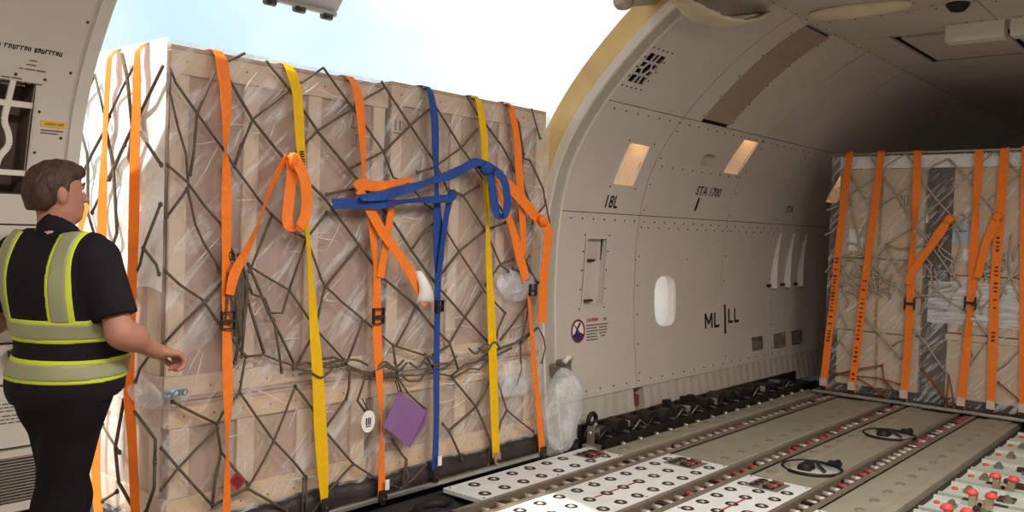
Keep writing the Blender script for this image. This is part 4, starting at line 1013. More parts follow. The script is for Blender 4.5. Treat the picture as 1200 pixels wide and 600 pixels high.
# black lock rail with latches along the foot of the wall
lr = thing('lock_rail', 'black cargo lock rail with folded latches along the foot of the wall', 'lock rail', (0, 3.78, 0))
MB().bbox((5.50, -0.11, -0.05), (9.6, 0.12, 0.045)).build('rail_bed', LOCKD, lr)
MB().bbox((5.50, 0.10, 0.03), (9.6, 0.13, 0.13)).build('rail_fence', LOCKD, lr); MB().bbox((5.50, -0.125, -0.03), (9.6, -0.108, 0.06)).build('rail_lip', LOCKD, lr)
random.seed(11)
x = 5.60; k = 0
while x < 9.2:
    t = bpy.data.objects.new('latch', None); COL.objects.link(t); t.parent = lr; t.location = (x, 0, 0.045); t.scale = (1.15, 1.6, 1.0)
    h = random.uniform(0.06, 0.12); a = random.uniform(-0.3, 0.3)
    mb = MB(); mb.prism([(-0.09, 0), (0.09, 0), (0.075, h * .7), (0.02, h), (-0.05, h * 0.9), (-0.085, h * .4)], 1, -0.03, 0.05); mb.build('latch_body', LOCKD if k % 4 else STEELD, t, bevel=0.004)
    if k % 3 != 1: mb = MB(); mb.tube([(-0.11, -0.045, 0.01), (-0.03, -0.05, 0.03 + h * .5), (0.05, -0.045, 0.025), (0.11, -0.05, 0.008)], random.uniform(0.005, 0.009), 6); mb.build('latch_spring', random.choice([LOCKG, STEELD, LOCKD]), t, True)
    mb = MB(); mb.cyl((0.02, -0.065, 0.012), (0.02, 0.06, 0.012), 0.016, 10); mb.build('latch_pin', STEELD, t, True)
    if k % 2: 
        mb = MB(); mb.box((0.10, random.uniform(-.05, .03), 0.05), (0.07, 0.05, 0.05), a * 3); mb.build('latch_pawl', LOCKG, t, bevel=0.005)
    mb = MB(); mb.lathe([(0.016, 0), (0.016, 0.02), (0.01, 0.026)], (0.08, -0.10, -0.05), 8); mb.build('latch_bolt', ALU, t, True)
    x += random.uniform(0.21, 0.28); k += 1
mb = MB(); mb.box((6.62, 0.07, 0.125), (0.26, 0.05, 0.05)); mb.box((6.70, 0.06, 0.165), (0.08, 0.05, 0.04)); mb.box((7.05, 0.07, 0.125), (0.30, 0.05, 0.05)); mb.box((7.0, 0.06, 0.16), (0.07, 0.05, 0.035)); mb.box((7.12, 0.06, 0.16), (0.07, 0.05, 0.035))
mb.build('raised_lock_arms', LOCKD, lr, bevel=0.006)
# bright end stop at the near end of the rail
es = thing('end_stop', 'bright steel end stop and lever beside the plastic bag on the crate corner', 'lock', (5.47, 3.74, -0.02))
mb = MB(); mb.bbox((-0.05, -0.05, 0.0), (0.06, 0.07, 0.035)); mb.build('foot', ALU, es, bevel=0.004)
mb = MB(); mb.bbox((-0.02, -0.01, 0.03), (0.0, 0.05, 0.17)); mb.bbox((0.05, -0.01, 0.03), (0.065, 0.05, 0.15)); mb.build('cheek_plates', LOCKG, es, bevel=0.003)
mb = MB(); mb.cyl((-0.03, 0.02, 0.12), (0.08, 0.02, 0.12), 0.016, 10); mb.build('pin', ALU, es, True)
mb = MB(); mb.tube([(0.02, 0.03, 0.12), (0.0, 0.0, 0.17), (-0.02, -0.03, 0.2)], 0.012, 8); mb.build('lever', ALU, es, True)
mb = MB(); mb.tube([(0.10 + 0.05 * math.cos(a), 0.09, 0.19 + 0.05 * math.sin(a)) for a in np.linspace(0, 2 * PI, 17)], 0.018, 8, False); mb.build('black_roller', RUBBER, es, True)

# cross trays with casters and red capped guides on the right
caster = MB(); caster.bbox((-0.03, -0.03, 0), (0.03, 0.03, 0.02)); caster.cyl((-0.02, 0, 0.028), (0.02, 0, 0.028), 0.02, 10); caster_me = caster.mesh('caster', LOCKG)
rk = MB(); rk.lathe([(0.02, 0), (0.024, 0.012), (0.012, 0.022)], n=10); rk_me = rk.mesh('red_knob', REDCAP, True)
place_tr = ['nearest tray at the bottom edge', 'second tray from the bottom edge', 'third tray from the bottom edge', 'fourth tray from the bottom edge', 'fifth tray from the bottom edge', 'sixth tray from the bottom edge', 'seventh tray from the bottom edge', 'tray furthest back']
nums = ['first', 'second', 'third', 'fourth', 'fifth', 'sixth', 'seventh', 'eighth', 'ninth', 'tenth']
k = 0; x = 5.15
while x < 9.0:
    t = thing('caster_tray', 'pale cross tray with casters, %s from the near end of the row' % nums[k], 'roller tray', (x, 1.55, -0.055), 'pale cross trays of casters')
    mb = MB(); mb.bbox((-0.17, -2.3, -0.015), (0.17, 0, 0.0)); mb.build('pan', TRAY, t)
    for s in (-1, 1): MB().bbox((s * 0.17 - 0.012, -2.3, 0), (s * 0.17 + 0.012, 0, 0.022)).build('side_rail', TRAY, t)
    inst(rk_me, 'red_knob', t, (0.05, -0.05, 0.0), (0, 0, 0), (0.9, 0.9, 0.8))
    for j in range(7): inst(caster_me, 'caster', t, (0.03 * (-1) ** j, -0.14 - j * 0.22 * (0.9 + 0.2 * ((j * 7 + k) % 3)), 0.0), (0, 0, 0.4 * j))
    mb = MB(); mb.bbox((-0.05, -0.42, 0), (0.06, -0.32, 0.018)); mb.bbox((0.02, -0.3, 0), (0.08, -0.26, 0.03)); mb.build('latch_block', STEELD, t, bevel=0.004)
    x += 0.44; k += 1
def guide(x, y, label):
    t = thing('guide_roller', label, 'cargo guide', (x, y, -0.055), 'red capped cargo guides'); t.scale = (0.85, 0.85, 0.85)
    mb = MB()
    for s in (-1, 1): mb.bbox((-0.035, s * 0.055 - 0.025, 0), (0.035, s * 0.055 + 0.025, 0.085))
    mb.bbox((-0.035, -0.03, 0.0), (0.035, 0.03, 0.05)); mb.build('post', BEIGE, t, bevel=0.006)
    for s in (-1, 1):
        c = MB(); c.lathe([(0.0, 0.13), (0.03, 0.122), (0.045, 0.10), (0.045, 0.088), (0.0, 0.085)], (0, s * 0.065, 0), 14); c.build('red_cap', REDCAP, t, True)
    mb = MB(); mb.cyl((-0.036, 0, 0.03), (-0.040, 0, 0.03), 0.016, 10); mb.build('bore', RUBBER, t)
    mb = MB(); mb.bbox((0.03, -0.16, 0), (0.10, 0.14, 0.025)); mb.build('base_bar', STEELD, t)
for x, y, l in ((5.72, 1.30, 'red-capped cargo guide closest to the bottom edge'), (6.19, 1.27, 'red-capped cargo guide second from the bottom edge'), (6.75, 1.25, 'red-capped cargo guide third from the bottom edge'), (7.42, 1.13, 'red-capped cargo guide furthest back by the right edge')): guide(x, y, l)

# ceiling fittings
def box_fit(x, y, w, h, z, label):
    t = thing('ceiling_box', label, 'ceiling box', (x, y, z)); 
    mb = MB(); mb.bbox((0, -w / 2, -h), (0.14, w / 2, 0)); mb.build('casing', WHITE, t, bevel=0.004)
    mb = MB(); mb.bbox((-0.006, -w / 2 - 0.02, -0.012), (0.15, w / 2 + 0.02, 0.0)); mb.build('flange', LINER2, t)
    mb = MB()
    for k in range(4): mb.lathe([(0.008, 0), (0.005, -0.006)], (-0.004, -w / 2 + w * (k + .5) / 4, -0.004), 6)
    tag(mb.build('screws', RIVET, t), None, None, None, 'stuff')
    return t
box_fit(7.30, 1.70, 0.40, 0.135, ZC, 'white rectangular box on the ceiling beside the dark-edged hatch')
box_fit(7.30, 1.20, 0.52, 0.135, ZC, 'white rectangular ceiling box cut by the right edge of the picture')
box_fit(9.0, 1.45, 0.42, 0.12, ZC, 'small white ceiling box further back at the right edge')
hb = thing('ceiling_bracket', 'small dark bracket on the ceiling under the hatch', 'bracket', (7.62, 1.72, ZC))
mb = MB(); mb.bbox((-0.03, -0.06, -0.03), (0.05, 0.06, 0)); mb.build('plate', LINER2, hb, bevel=0.004); mb = MB(); mb.bbox((-0.035, -0.035, -0.05), (0.02, 0.035, -0.012)); mb.build('clip', RUBBER, hb)
dl = thing('dome_lamp', 'black dome fitting on the ceiling at the top edge', 'lamp', (6.66, 1.66, ZC)); mb = MB(); mb.lathe([(0.0, -0.075), (0.045, -0.065), (0.075, -0.03), (0.08, 0)], n=16); mb.build('dome', RUBBER, dl, True); mb = MB(); mb.lathe([(0.10, -0.012), (0.10, 0)], n=16); mb.build('dome_base', LINER2, dl, True)
CREAM = mat('cream_cover', rgb(216, 202, 172), 0.7, var=0.08, bump=0.3, bscale=6)
def cover(name, pts, wid, sag, label, cat='ceiling cover', ruff=0.006):
    t = thing(name, label, cat, (0, 0, 0)); sp = spline(pts, 6); n = 9; mb = MB(); vs = []
    random.seed(8)
    for i, p in enumerate(sp):
        u = i / (len(sp) - 1); e = math.sin(PI * u) ** 0.45
        a = sp[max(i - 1, 0)]; b = sp[min(i + 1, len(sp) - 1)]; d = Vector(b - a).normalized(); sd = d.cross(Vector((0, 0, 1))).normalized()
        for k in range(n):
            s = k / (n - 1) * 2 - 1
            vs.append(Vector(p) + sd * wid * s * max(e, 0.12) + Vector((0, 0, -sag * e * (1 - s * s) ** 0.7 + random.uniform(-1, 1) * ruff * (1 - abs(s) * 0.6))))
    mb.add(vs, [(i * n + k, i * n + k + 1, (i + 1) * n + k + 1, (i + 1) * n + k) for i in range(len(sp) - 1) for k in range(n - 1)])
    o = mb.build('fabric', CREAM, t, True); solid(o, 0.008)
    mb = MB(); mb.tube([sp[0], sp[len(sp) // 2], sp[-1]], 0.008, 6); mb.build('cord', LOCKG, t, True)
cover('lamp_cover', [(6.45, 2.62, 3.262), (6.46, 2.3, 3.265), (6.50, 1.9, 3.265)], 0.13, 0.06, 'long cream padded cover on the ceiling at the top edge')
cover('torn_cover', [(4.90, 2.86, 3.10), (5.17, 2.87, 3.07), (5.37, 2.86, 3.055), (5.70, 2.82, 3.09), (6.05, 2.76, 3.22)], 0.11, 0.02, 'crumpled pale cover hanging at the corner of the door header', ruff=0.022)

# cabin lights: long fittings on the ceiling
LAMPW = emit('tube_light', (1.0, 0.93, 0.85, 1), 4.0)
def cabin_light(x, y, watts, label, col=(1.0, 0.93, 0.87)):
    t = thing('ceiling_light', label, 'ceiling light', (x, y, ZC), 'cabin ceiling lights')
    mb = MB(); mb.prism([(-0.12, 0), (0.12, 0), (0.09, -0.05), (-0.09, -0.05)], 0, -0.6, 0.6); mb.build('housing', WHITE, t)
    mb = MB(); mb.prism([(-0.08, -0.05), (0.08, -0.05), (0.06, -0.062), (-0.06, -0.062)], 0, -0.57, 0.57); mb.build('diffuser', LAMPW, t)
    l = bpy.data.lights.new('cabin_light', 'AREA'); l.shape = 'RECTANGLE'; l.size = 1.1; l.size_y = 0.2; l.energy = watts; l.color = col
    lo = bpy.data.objects.new('light', l); COL.objects.link(lo); lo.parent = t; lo.location = (0, 0, -0.075)
for x, y, w, l in ((-1.2, 0.7, 1.0, 'cabin light furthest behind the camera'), (1.2, 0.7, 1.0, 'cabin light over the camera'), (3.6, 0.7, 1.0, 'cabin light in front of the camera'), (5.7, 0.2, 0.75, 'cabin light nearest the back pallet')):
    cabin_light(x, y, CABIN_WATTS * w, l)

# outside: apron far below and the loader bridge that carries the pallet
mb = MB(); mb.box((5, 60, -5.2), (240, 110, 0.1)); tag(mb.build('ground', mat('apron_concrete', rgb(196, 192, 184), 0.8, var=0.08, scale=0.3)), 'pale concrete apron outside the aircraft', None, None, 'structure')
ld = thing('loader_bridge', 'loader platform under the pallet outside the doorway', 'cargo loader', (1.2, 4.42, -0.2))
mb = MB(); mb.bbox((0, 0, 0), (4.4, 4.5, 0.13)); mb.build('platform', mat('loader_blue', rgb(170, 182, 196), 0.5, 0.2), ld)
me = MB().cyl((0.1, 0, 0), (4.3, 0, 0), 0.045, 12).mesh('loader_roller', ALU, True)
for k in range(14): inst(me, 'loader_roller', ld, (0, 0.2 + 0.3 * k, 0.165))
for xx in (0.3, 4.1):
    for yy in (0.6, 3.9): MB().bbox((xx - 0.1, yy - 0.1, -5.0), (xx + 0.1, yy + 0.1, 0)).build('leg', STEELD, ld)
# ================================================================== CARGO AT THE DOORWAY
CX0, CX1, CY0, CY1 = 2.12, 4.93, 3.87, 6.35
FRONT = 3.87
def pallet(name, x0, x1, y0, y1, z, label):
    t = thing(name, label, 'pallet', (x0, y0, z)); L, Wd = x1 - x0, y1 - y0
    MB().bbox((0.05, 0.05, 0.0), (L - 0.05, Wd - 0.05, 0.02)).build('sheet', ALU, t)
    for a, b in (((0, 0), (L, 0.06)), ((0, Wd - 0.06), (L, Wd)), ((0, 0.06), (0.06, Wd - 0.06)), ((L - 0.06, 0.06), (L, Wd - 0.06))):
        mb = MB(); mb.bbox((a[0], a[1], 0), (b[0], b[1], 0.03)); mb.build('edge_rail', ALU, t, bevel=0.006)
    return t
pallet('aircraft_pallet', 2.02, 5.08, 3.79, 6.45, 0.012, 'aluminium air cargo pallet under the wooden crates in the doorway')
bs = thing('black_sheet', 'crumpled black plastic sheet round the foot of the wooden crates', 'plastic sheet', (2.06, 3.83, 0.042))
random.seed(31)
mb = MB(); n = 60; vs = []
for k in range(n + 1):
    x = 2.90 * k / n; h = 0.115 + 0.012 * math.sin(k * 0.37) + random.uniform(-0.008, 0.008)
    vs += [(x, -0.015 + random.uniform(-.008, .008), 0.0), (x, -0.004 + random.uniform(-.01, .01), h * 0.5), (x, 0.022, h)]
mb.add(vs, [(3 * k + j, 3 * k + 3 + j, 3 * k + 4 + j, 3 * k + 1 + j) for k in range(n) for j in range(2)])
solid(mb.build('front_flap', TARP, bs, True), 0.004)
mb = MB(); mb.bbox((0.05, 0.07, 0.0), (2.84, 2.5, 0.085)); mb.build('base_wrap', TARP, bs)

def crate(name, x0, x1, y0, y1, z0, z1, label, cleats, panelm=PLY, cleatm=CLEAT, skid=False, cw=0.085, top_rail=0.11, bottom_rail=0.10, side_cleats=(0.05, 0.5, 0.95)):
    t = thing(name, label, 'crate', (x0, y0, z0), 'wooden crates on the doorway pallet'); L, D, H = x1 - x0, y1 - y0, z1 - z0
    def board(a, b, m, nm): return MB().bbox(a, b).build(nm, m, t, bevel=0.003)
    board((0.02, 0.02, 0.02), (L - 0.02, 0.04, H - 0.02), panelm, 'front_panel'); board((0.02, D - 0.04, 0.02), (L - 0.02, D - 0.02, H - 0.02), panelm, 'back_panel')
    board((0.02, 0.041, 0.02), (0.04, D - 0.041, H - 0.02), panelm, 'side_panel'); board((L - 0.04, 0.041, 0.02), (L - 0.02, D - 0.041, H - 0.02), panelm, 'side_panel')
    board((0, 0, H - 0.02), (L, D, H), panelm, 'lid'); board((0, 0, 0), (L, D, 0.02), panelm, 'bottom')
    board((0, 0, H - 0.021 - top_rail), (L, 0.019, H - 0.021), RAILW if not skid else SKID, 'rail'); board((0, 0, 0.021), (L, 0.019, bottom_rail + 0.021), SKID if skid else RAILW, 'rail')
    for c in cleats: board((c - cw / 2, 0.0, bottom_rail + 0.023), (c + cw / 2, 0.019, H - 0.023 - top_rail), cleatm, 'cleat')
    for s in (0, 1):
        xa, xb = (0, 0.019) if s == 0 else (L - 0.019, L)
        board((xa, 0.021, H - 0.021 - top_rail), (xb, D - 0.021, H - 0.021), RAILW, 'rail'); board((xa, 0.021, 0.021), (xb, D - 0.021, bottom_rail + 0.021), RAILW, 'rail')
        for f_ in side_cleats: board((xa, f_ * D - 0.05, bottom_rail + 0.023), (xb, f_ * D + 0.05, H - 0.023 - top_rail), cleatm, 'cleat')
    nl = MB()
    for k in range(int(L / 0.16)):
        for z in (0.06, H - 0.07): nl.lathe([(0.006, 0), (0.004, 0.002)], (0.08 + 0.16 * k, 0.0, z), 6, Matrix.Rotation(PI / 2, 3, 'X'))
    tag(nl.build('nails', RIVET, t), None, None, None, 'stuff')
    return t
ZJ = 0.735
cA = crate('wooden_crate', CX0, 3.455, CY0, CY1, ZJ, 2.405, 'tall plywood crate behind the left yellow strap, upper left of the pallet', [0.05, 0.435, 0.82, 1.27])
cB = crate('wooden_crate', 3.475, CX1, CY0, CY1, ZJ, 2.435, 'tall plywood crate behind the blue strap, upper right of the pallet', [0.05, 0.55, 1.0, 1.40], PLY2)
cC = crate('wooden_crate', CX0 + 0.02, 3.36, CY0 - 0.005, CY1, 0.13, ZJ - 0.004, 'low wooden crate at the foot of the pallet behind the red diamond label', [0.06, 0.42, 0.78, 1.15], PLY2, CLEAT, True, 0.10, 0.10, 0.12)
cD = crate('wooden_crate', 3.38, CX1 + 0.01, CY0 - 0.005, CY1, 0.13, ZJ - 0.004, 'low wooden crate at the foot of the pallet behind the purple card', [0.07, 0.75, 1.45], PLY2, CLEAT, True, 0.10, 0.10, 0.12)
# stencilled handling marks on the upper left crate: arrows and a glass
def face_print(parent, pts_list, y, m=GREYP):
    mb = MB()
    for P in pts_list: mb.add([(x, y, z) for x, z in P], [tuple(range(len(P)))])
    return mb.build('stencil', m, parent)
X_, Z_ = 1.09, 1.42
face_print(cA, [[(X_, Z_), (X_ + .012, Z_), (X_ + .012, Z_ + .07), (X_, Z_ + .07)], [(X_ - .012, Z_ + .07), (X_ + .024, Z_ + .07), (X_ + .006, Z_ + .10)],
                [(X_ + .05, Z_), (X_ + .062, Z_), (X_ + .062, Z_ + .07), (X_ + .05, Z_ + .07)], [(X_ + .038, Z_ + .07), (X_ + .074, Z_ + .07), (X_ + .056, Z_ + .10)],
                [(X_ - .01, Z_ - .02), (X_ + .07, Z_ - .02), (X_ + .07, Z_ - .01), (X_ - .01, Z_ - .01)]], 0.0185)
face_print(cA, [[(X_, Z_ - .12), (X_ + .06, Z_ - .12), (X_ + .06, Z_ - .112), (X_, Z_ - .112)], [(X_ + .026, Z_ - .112), (X_ + .034, Z_ - .112), (X_ + .034, Z_ - .07), (X_ + .026, Z_ - .07)], [(X_ + .01, Z_ - .04), (X_ + .05, Z_ - .04), (X_ + .034, Z_ - .075), (X_ + .026, Z_ - .075)]], 0.0185)
face_print(cB, [[(.03, 1.42), (.045, 1.42), (.045, 1.48), (.03, 1.48)], [(.065, 1.42), (.08, 1.42), (.08, 1.48), (.065, 1.48)], [(.02, 1.40), (.09, 1.40), (.09, 1.41), (.02, 1.41)]], -0.002)

# ---- stretch film round the crates
fm = thing('stretch_film', 'clear wrinkled stretch film wrapped round the wooden crates', 'plastic film', (CX0, CY0, 0.13))
def wrinkle_grid(mb, nu, nv, P, amp, seed, freq=(9, 3)):
    rs = np.random.RandomState(seed); waves = [(rs.uniform(-1, 1) * freq[0], rs.uniform(-1, 1) * freq[1] + freq[1] * .3, rs.uniform(0, 6.28), rs.uniform(.3, 1)) for _ in range(9)]
    vs = []
    for j in range(nv + 1):
        for i in range(nu + 1):
            u, v = i / nu, j / nv
            d = sum(w[3] * math.sin(6.28 * (w[0] * u + w[1] * v) + w[2] + 1.3 * math.sin(5 * u + 7 * v)) for w in waves) / 3.0
            e = min(1, 12 * min(u, 1 - u), 12 * min(v, 1 - v))
            vs.append(P(u, v, amp * (abs(d) - 0.15) * e))
    n = nu + 1
    mb.add(vs, [(j * n + i, j * n + i + 1, (j + 1) * n + i + 1, (j + 1) * n + i) for j in range(nv) for i in range(nu)])
    return mb
LX, LZ, LD = CX1 - CX0, 2.418 - 0.13, CY1 - CY0
wrinkle_grid(MB(), 110, 90, lambda u, v, d: (-0.015 + u * (LX + 0.03), -0.022 - d, v * LZ), 0.012, 1).build('front_film', FILM, fm, True, recalc=False)
wrinkle_grid(MB(), 60, 80, lambda u, v, d: (-0.02 - d, -0.02 + u * (LD + 0.04), v * LZ), 0.016, 2).build('side_film', FILMSIDE, fm, True, recalc=False)
wrinkle_grid(MB(), 40, 60, lambda u, v, d: (LX + 0.02 + d, -0.02 + u * (LD + 0.04), v * LZ), 0.014, 3).build('side_film', FILMSIDE, fm, True, recalc=False)
wrinkle_grid(MB(), 50, 40, lambda u, v, d: (u * LX, u * 0 + v * LD, LZ + 0.01 + d), 0.01, 4).build('top_film', FILM, fm, True, recalc=False)
# several loose layers hanging over the sunlit side
def ragged(u): return 1.10 + 0.05 * math.sin(9 * u) + 0.03 * math.sin(23 * u + 1)
wrinkle_grid(MB(), 60, 60, lambda u, v, d: (-0.03 - 1.3 * d, -0.015 + u * LD, ragged(u) + v * (LZ + 0.01 - ragged(u))), 0.016, 5).build('side_layers', FILMWHITE, fm, True, recalc=False)
# creases: thin raised folds of film
random.seed(14)
cr = MB()
for k in range(110):
    x = random.uniform(0.05, LX - 0.1); z = random.uniform(0.1, LZ - 0.1)
    a = random.choice([0.95, 0.8, 1.15, -0.15, 0.1, 0.05, 1.0]) + random.uniform(-0.15, 0.15); L = random.uniform(0.08, 0.34)
    p = [(x, -0.040, z)]; 
    for j in range(3):
        a += random.uniform(-0.15, 0.15); x += L / 3 * math.cos(a); z += L / 3 * math.sin(a); p.append((x, -0.040, z))
    if x > LX - 0.03 or z > LZ - 0.03 or z < 0.03: continue
    cr.tube(p, [0.0008, random.uniform(0.0025, 0.0045), 0.003, 0.0008], 5)
tag(cr.build('film_folds', FILMCREASE, fm, True), None, None, None, 'stuff')
# bulge of loose film and the crumpled wad at the left corner
def lump(name, c, r, m, seed, parent, amp=0.18, sub=3):
    v, f = ico(1, sub); rs = np.random.RandomState(seed); ks = [(Vector(rs.uniform(-1, 1, 3)) * 6, rs.uniform(0, 6)) for _ in range(8)]; mb = MB(); vs = []
    for p in v:
        q = Vector(p); d = 1 + amp * sum(math.sin(q.dot(k[0]) + k[1]) for k in ks) / 4
        vs.append((c[0] + q.x * r[0] * d, c[1] + q.y * r[1] * d, c[2] + q.z * r[2] * d))
    mb.add(vs, f); return mb.build(name, m, parent, True)
lump('film_bulge', (2.54, -0.03, 1.10), (0.22, 0.045, 0.12), FILMBAG, 3, fm); lump('film_bulge', (2.50, -0.03, 0.46), (0.26, 0.045, 0.13), FILMSIDE, 4, fm)
lump('film_wad', (-0.04, 0.16, 0.64), (0.035, 0.20, 0.075), FILMBAG, 6, fm, 0.35); lump('film_wad', (0.02, -0.035, 0.63), (0.09, 0.018, 0.04), FILMSIDE, 8, fm, 0.4)
bag = thing('plastic_bag', 'billowing clear plastic bag hanging at the right foot of the crates', 'plastic bag', (5.0, 3.78, 0.045))
lump('bag', (0.09, -0.02, 0.26), (0.18, 0.10, 0.27), FILMBAG, 21, bag, 0.34, 4)

# ---- cargo net
def rope_objs(parent, L, to3d, r, m, nm='rope', seed=1, jit=0.0, knots=True):
    random.seed(seed)
    for P in L:
        q = [to3d(*p) for p in P]
        mb = MB(); mb.tube(q, r * random.uniform(0.85, 1.15), 6)
        if knots:
            for p in (P[0], P[-1]):
              if p[1] < 2.25: blob(mb, to3d(*p), (r * 1.5, r * 1.5, r * 2.0))
        mb.build(nm, m, parent, True)
net = thing('cargo_net', 'dark diamond-mesh rope net stretched over the film-wrapped crates in the doorway', 'cargo net', (CX0, CY0, 0.13))
o_ = Vector((CX0, CY0, 0.13))
rope_objs(net, FRONT_ROPES, lambda x, z: tuple(Vector((min(max(x, 2.085), 4.99), 3.818, max(0.05, min(z, 2.455)))) - o_), 0.0068, ROPE)
rope_objs(net, SIDE_ROPES, lambda y, z: tuple(Vector((2.06, max(y, 3.83), max(0.05, min(z, 2.455)))) - o_), 0.0075, ROPE, seed=2)
random.seed(5)
# slack bundle of net rope bunched up at mid height
for k in range(9):
    x = 2.40 + random.uniform(-0.03, 0.05); z0 = 1.42 + random.uniform(-0.05, 0.03); z1 = 0.98 + random.uniform(0, 0.16)
    mb = MB(); mb.tube(spline([(x, 3.805, z0), (x + random.uniform(0, .05), 3.785, (z0 + z1) / 2 + 0.05), (x + random.uniform(-.02, .06), 3.79, z1)], 4), 0.0075, 6)
    b = mb.build('slack_rope', ROPE, net, True); b.location = -o_
for k in range(10):
    u = random.uniform(2.7, 4.6); z = 0.80 + 0.02 * math.sin(u * 5) + random.uniform(-0.03, 0.03)
    mb = MB(); mb.tube(spline([(u, 3.80, z), (u + 0.06, 3.785, z + random.uniform(-.04, .04)), (u + 0.14, 3.79, z + random.uniform(-.03, .03)), (u + 0.22, 3.80, z + random.uniform(-.03, .03))], 4), 0.007, 6)
    b = mb.build('slack_rope', ROPE, net, True); b.location = -o_
mb = MB()
for u, z in ((2.41, 1.43),):
    c = Vector((u, 3.80, z)) - o_; ring = [(c.x + 0.014 * math.cos(a), c.y, c.z + 0.02 * math.sin(a)) for a in np.linspace(0, 2 * PI, 13)]
    rb = MB(); rb.tube(ring, 0.006, 6, False); rb.build('net_ring', STEELD, net, True)

# ---- straps
def ribbon(mb, pts, half, thick=0.0022, k=4, side=None):
    """pts: (position, outward normal, width factor); a factor below one is webbing turned edge-on"""
    P = spline([tuple(p[0]) for p in pts], k); Wf = spline([(p[2],) for p in pts], k); Nn = [Vector(pts[min(len(pts) - 1, int(i / k))][1]) for i in range(len(P))]
    rings = []
    prev = None
    for i, p in enumerate(P):
        t = Vector(P[min(i + 1, len(P) - 1)] - P[max(i - 1, 0)])
        t = t.normalized() if t.length > 1e-9 else Vector((0, 0, 1))
        n = Nn[i]; s = t.cross(n)
        if side is not None: s = (side - t * side.dot(t)); n = t.cross(s); Nn[i] = n
        s = s.normalized() if s.length > 1e-4 else (prev or Vector((1, 0, 0)))
        if prev is not None and s.dot(prev) < 0: s = -s
        prev = s
        n = s.cross(t).normalized(); 
        if n.dot(Nn[i]) < 0: n = -n
        tw_ = math.atan2(abs(p[0]), abs(p[1]))
        w = float(Wf[i][0]) if side is None else 1.0; a = 0.0 if w >= 1 else ((math.acos(math.cos(tw_) * max(w, 0.02)) - tw_) * (-1 if s.x > 0 else 1) if abs(s.x) > 0.5 and abs(n.y) > 0.5 else math.acos(max(w, 0.0)))
        d = (s * math.cos(a) + n * math.sin(a)) * half * max(w, 1.0); q = (n * math.cos(a) - s * math.sin(a)) * thick / 2
        c = Vector(p); rings.append([c + d + q, c - d + q, c - d - q, c + d - q])
    vs = [q for r in rings for q in r]; fs = [(0, 1, 2, 3)]
    for i in range(len(rings) - 1):
        for j in range(4): fs.append((4 * i + j, 4 * i + (j + 1) % 4, 4 * i + 4 + (j + 1) % 4, 4 * i + 4 + j))
    e = 4 * (len(rings) - 1); fs.append((e + 3, e + 2, e + 1, e)); return mb.add(vs, fs)
def front_ribbon(parent, keys, m, over=True, half=0.028, nm='webbing'):
    for key in keys:
        L = FRONT_STRAPS[key]; pts = [((x, 3.792 - s, z), (0, -1, 0), w * (1 + 0.15 * max(0, x - 2.4))) for x, z, w, s in L]
        if over and key == keys[0]:
            x, z, w, s = L[0]; zt = (2.405 if x < 3.46 else 2.435) + 0.010; p0 = pts[0]; pts[0] = ((p0[0][0], p0[0][1] + 0.02, min(p0[0][2], zt - 0.05)), p0[1], p0[2])
            pts = [((x, 4.25, zt), (0, 0, 1), 1.0), ((x, 3.92, zt), (0, 0, 1), 1.0), ((x, 3.875, zt - 0.001), (0, -.4, 1), 1.0), ((x, 3.848, zt - 0.008), (0, -1, 1), 1.0), ((x, 3.832, zt - 0.028), (0, -1, .2), 1.0)] + pts
        ribbon(MB(), pts, half, side=(Vector((0.96, -0.25, 0.1)) if key in ('orange_loop', 'blue_loop') else None)).build(nm, m, parent)
def strap(label, m, keys, extra=(), over=True, name='cargo_strap'):
    t = thing(name, label, 'strap', (0, 0, 0), 'webbing straps over the doorway crates')
    front_ribbon(t, keys, m, over)
    for k in extra: front_ribbon(t, [k], m, False, nm='strap_tail')
    return t
def buckle(parent, x, z, s=1.0, m=STEELD, y=3.785):
    b = MB().bbox((x - 0.032 * s, y - 0.020, z - 0.012 * s), (x + 0.032 * s, y - 0.002, z + 0.004 * s)).build('buckle', m, parent, bevel=0.002)
    for d in (-1, 1): MB().bbox((x + d * 0.034 * s - 0.003, y - 0.02, z - 0.045 * s), (x + d * 0.034 * s + 0.003, y + 0.004, z + 0.045 * s)).build('buckle_cheek', m, b, bevel=0.002)
    for k, dz in enumerate((-0.04, 0.04)):
        mb = MB(); mb.cyl((x - 0.036 * s, y - 0.012, z + dz * s), (x + 0.036 * s, y - 0.012, z + dz * s), 0.004, 8); mb.build('buckle_bar', m, b, True)
def end_fitting(parent, x, z, m=ALU, y=3.785):
    mb = MB(); mb.prism([(x - 0.026, z + 0.03), (x + 0.026, z + 0.03), (x + 0.03, z - 0.02), (x + 0.012, z - 0.055), (x - 0.012, z - 0.055), (x - 0.03, z - 0.02)], 1, y - 0.012, y + 0.004)
    b = mb.build('end_fitting', m, parent, bevel=0.003)
    mb = MB(); mb.lathe([(0.014, 0), (0.014, 0.016), (0.006, 0.018)], (x, y - 0.004, z - 0.025), 10, Matrix.Rotation(PI / 2, 3, 'X')); mb.build('stud', STEELD, b, True)
FS = FRONT_STRAPS
def pt(key, i): return FS[key][i][0], FS[key][i][1]
s1 = strap('orange strap at the left of the doorway crates with a tied loop of slack', ORANGE, ['orange_loop_main'], ['orange_loop_low', 'orange_tail_a', 'orange_loop'])
x, z = pt('orange_loop_low', 2); buckle(s1, x, z); 
lump('knot', (FS['orange_loop'][0][0] + 0.02, 3.735, FS['orange_loop'][0][1] - 0.03), (0.035, 0.03, 0.045), ORANGE, 2, s1, 0.2, 2)
s2 = strap('yellow strap with dark lettering, left one of the two yellow straps', YELLOW, ['yellow_a'])
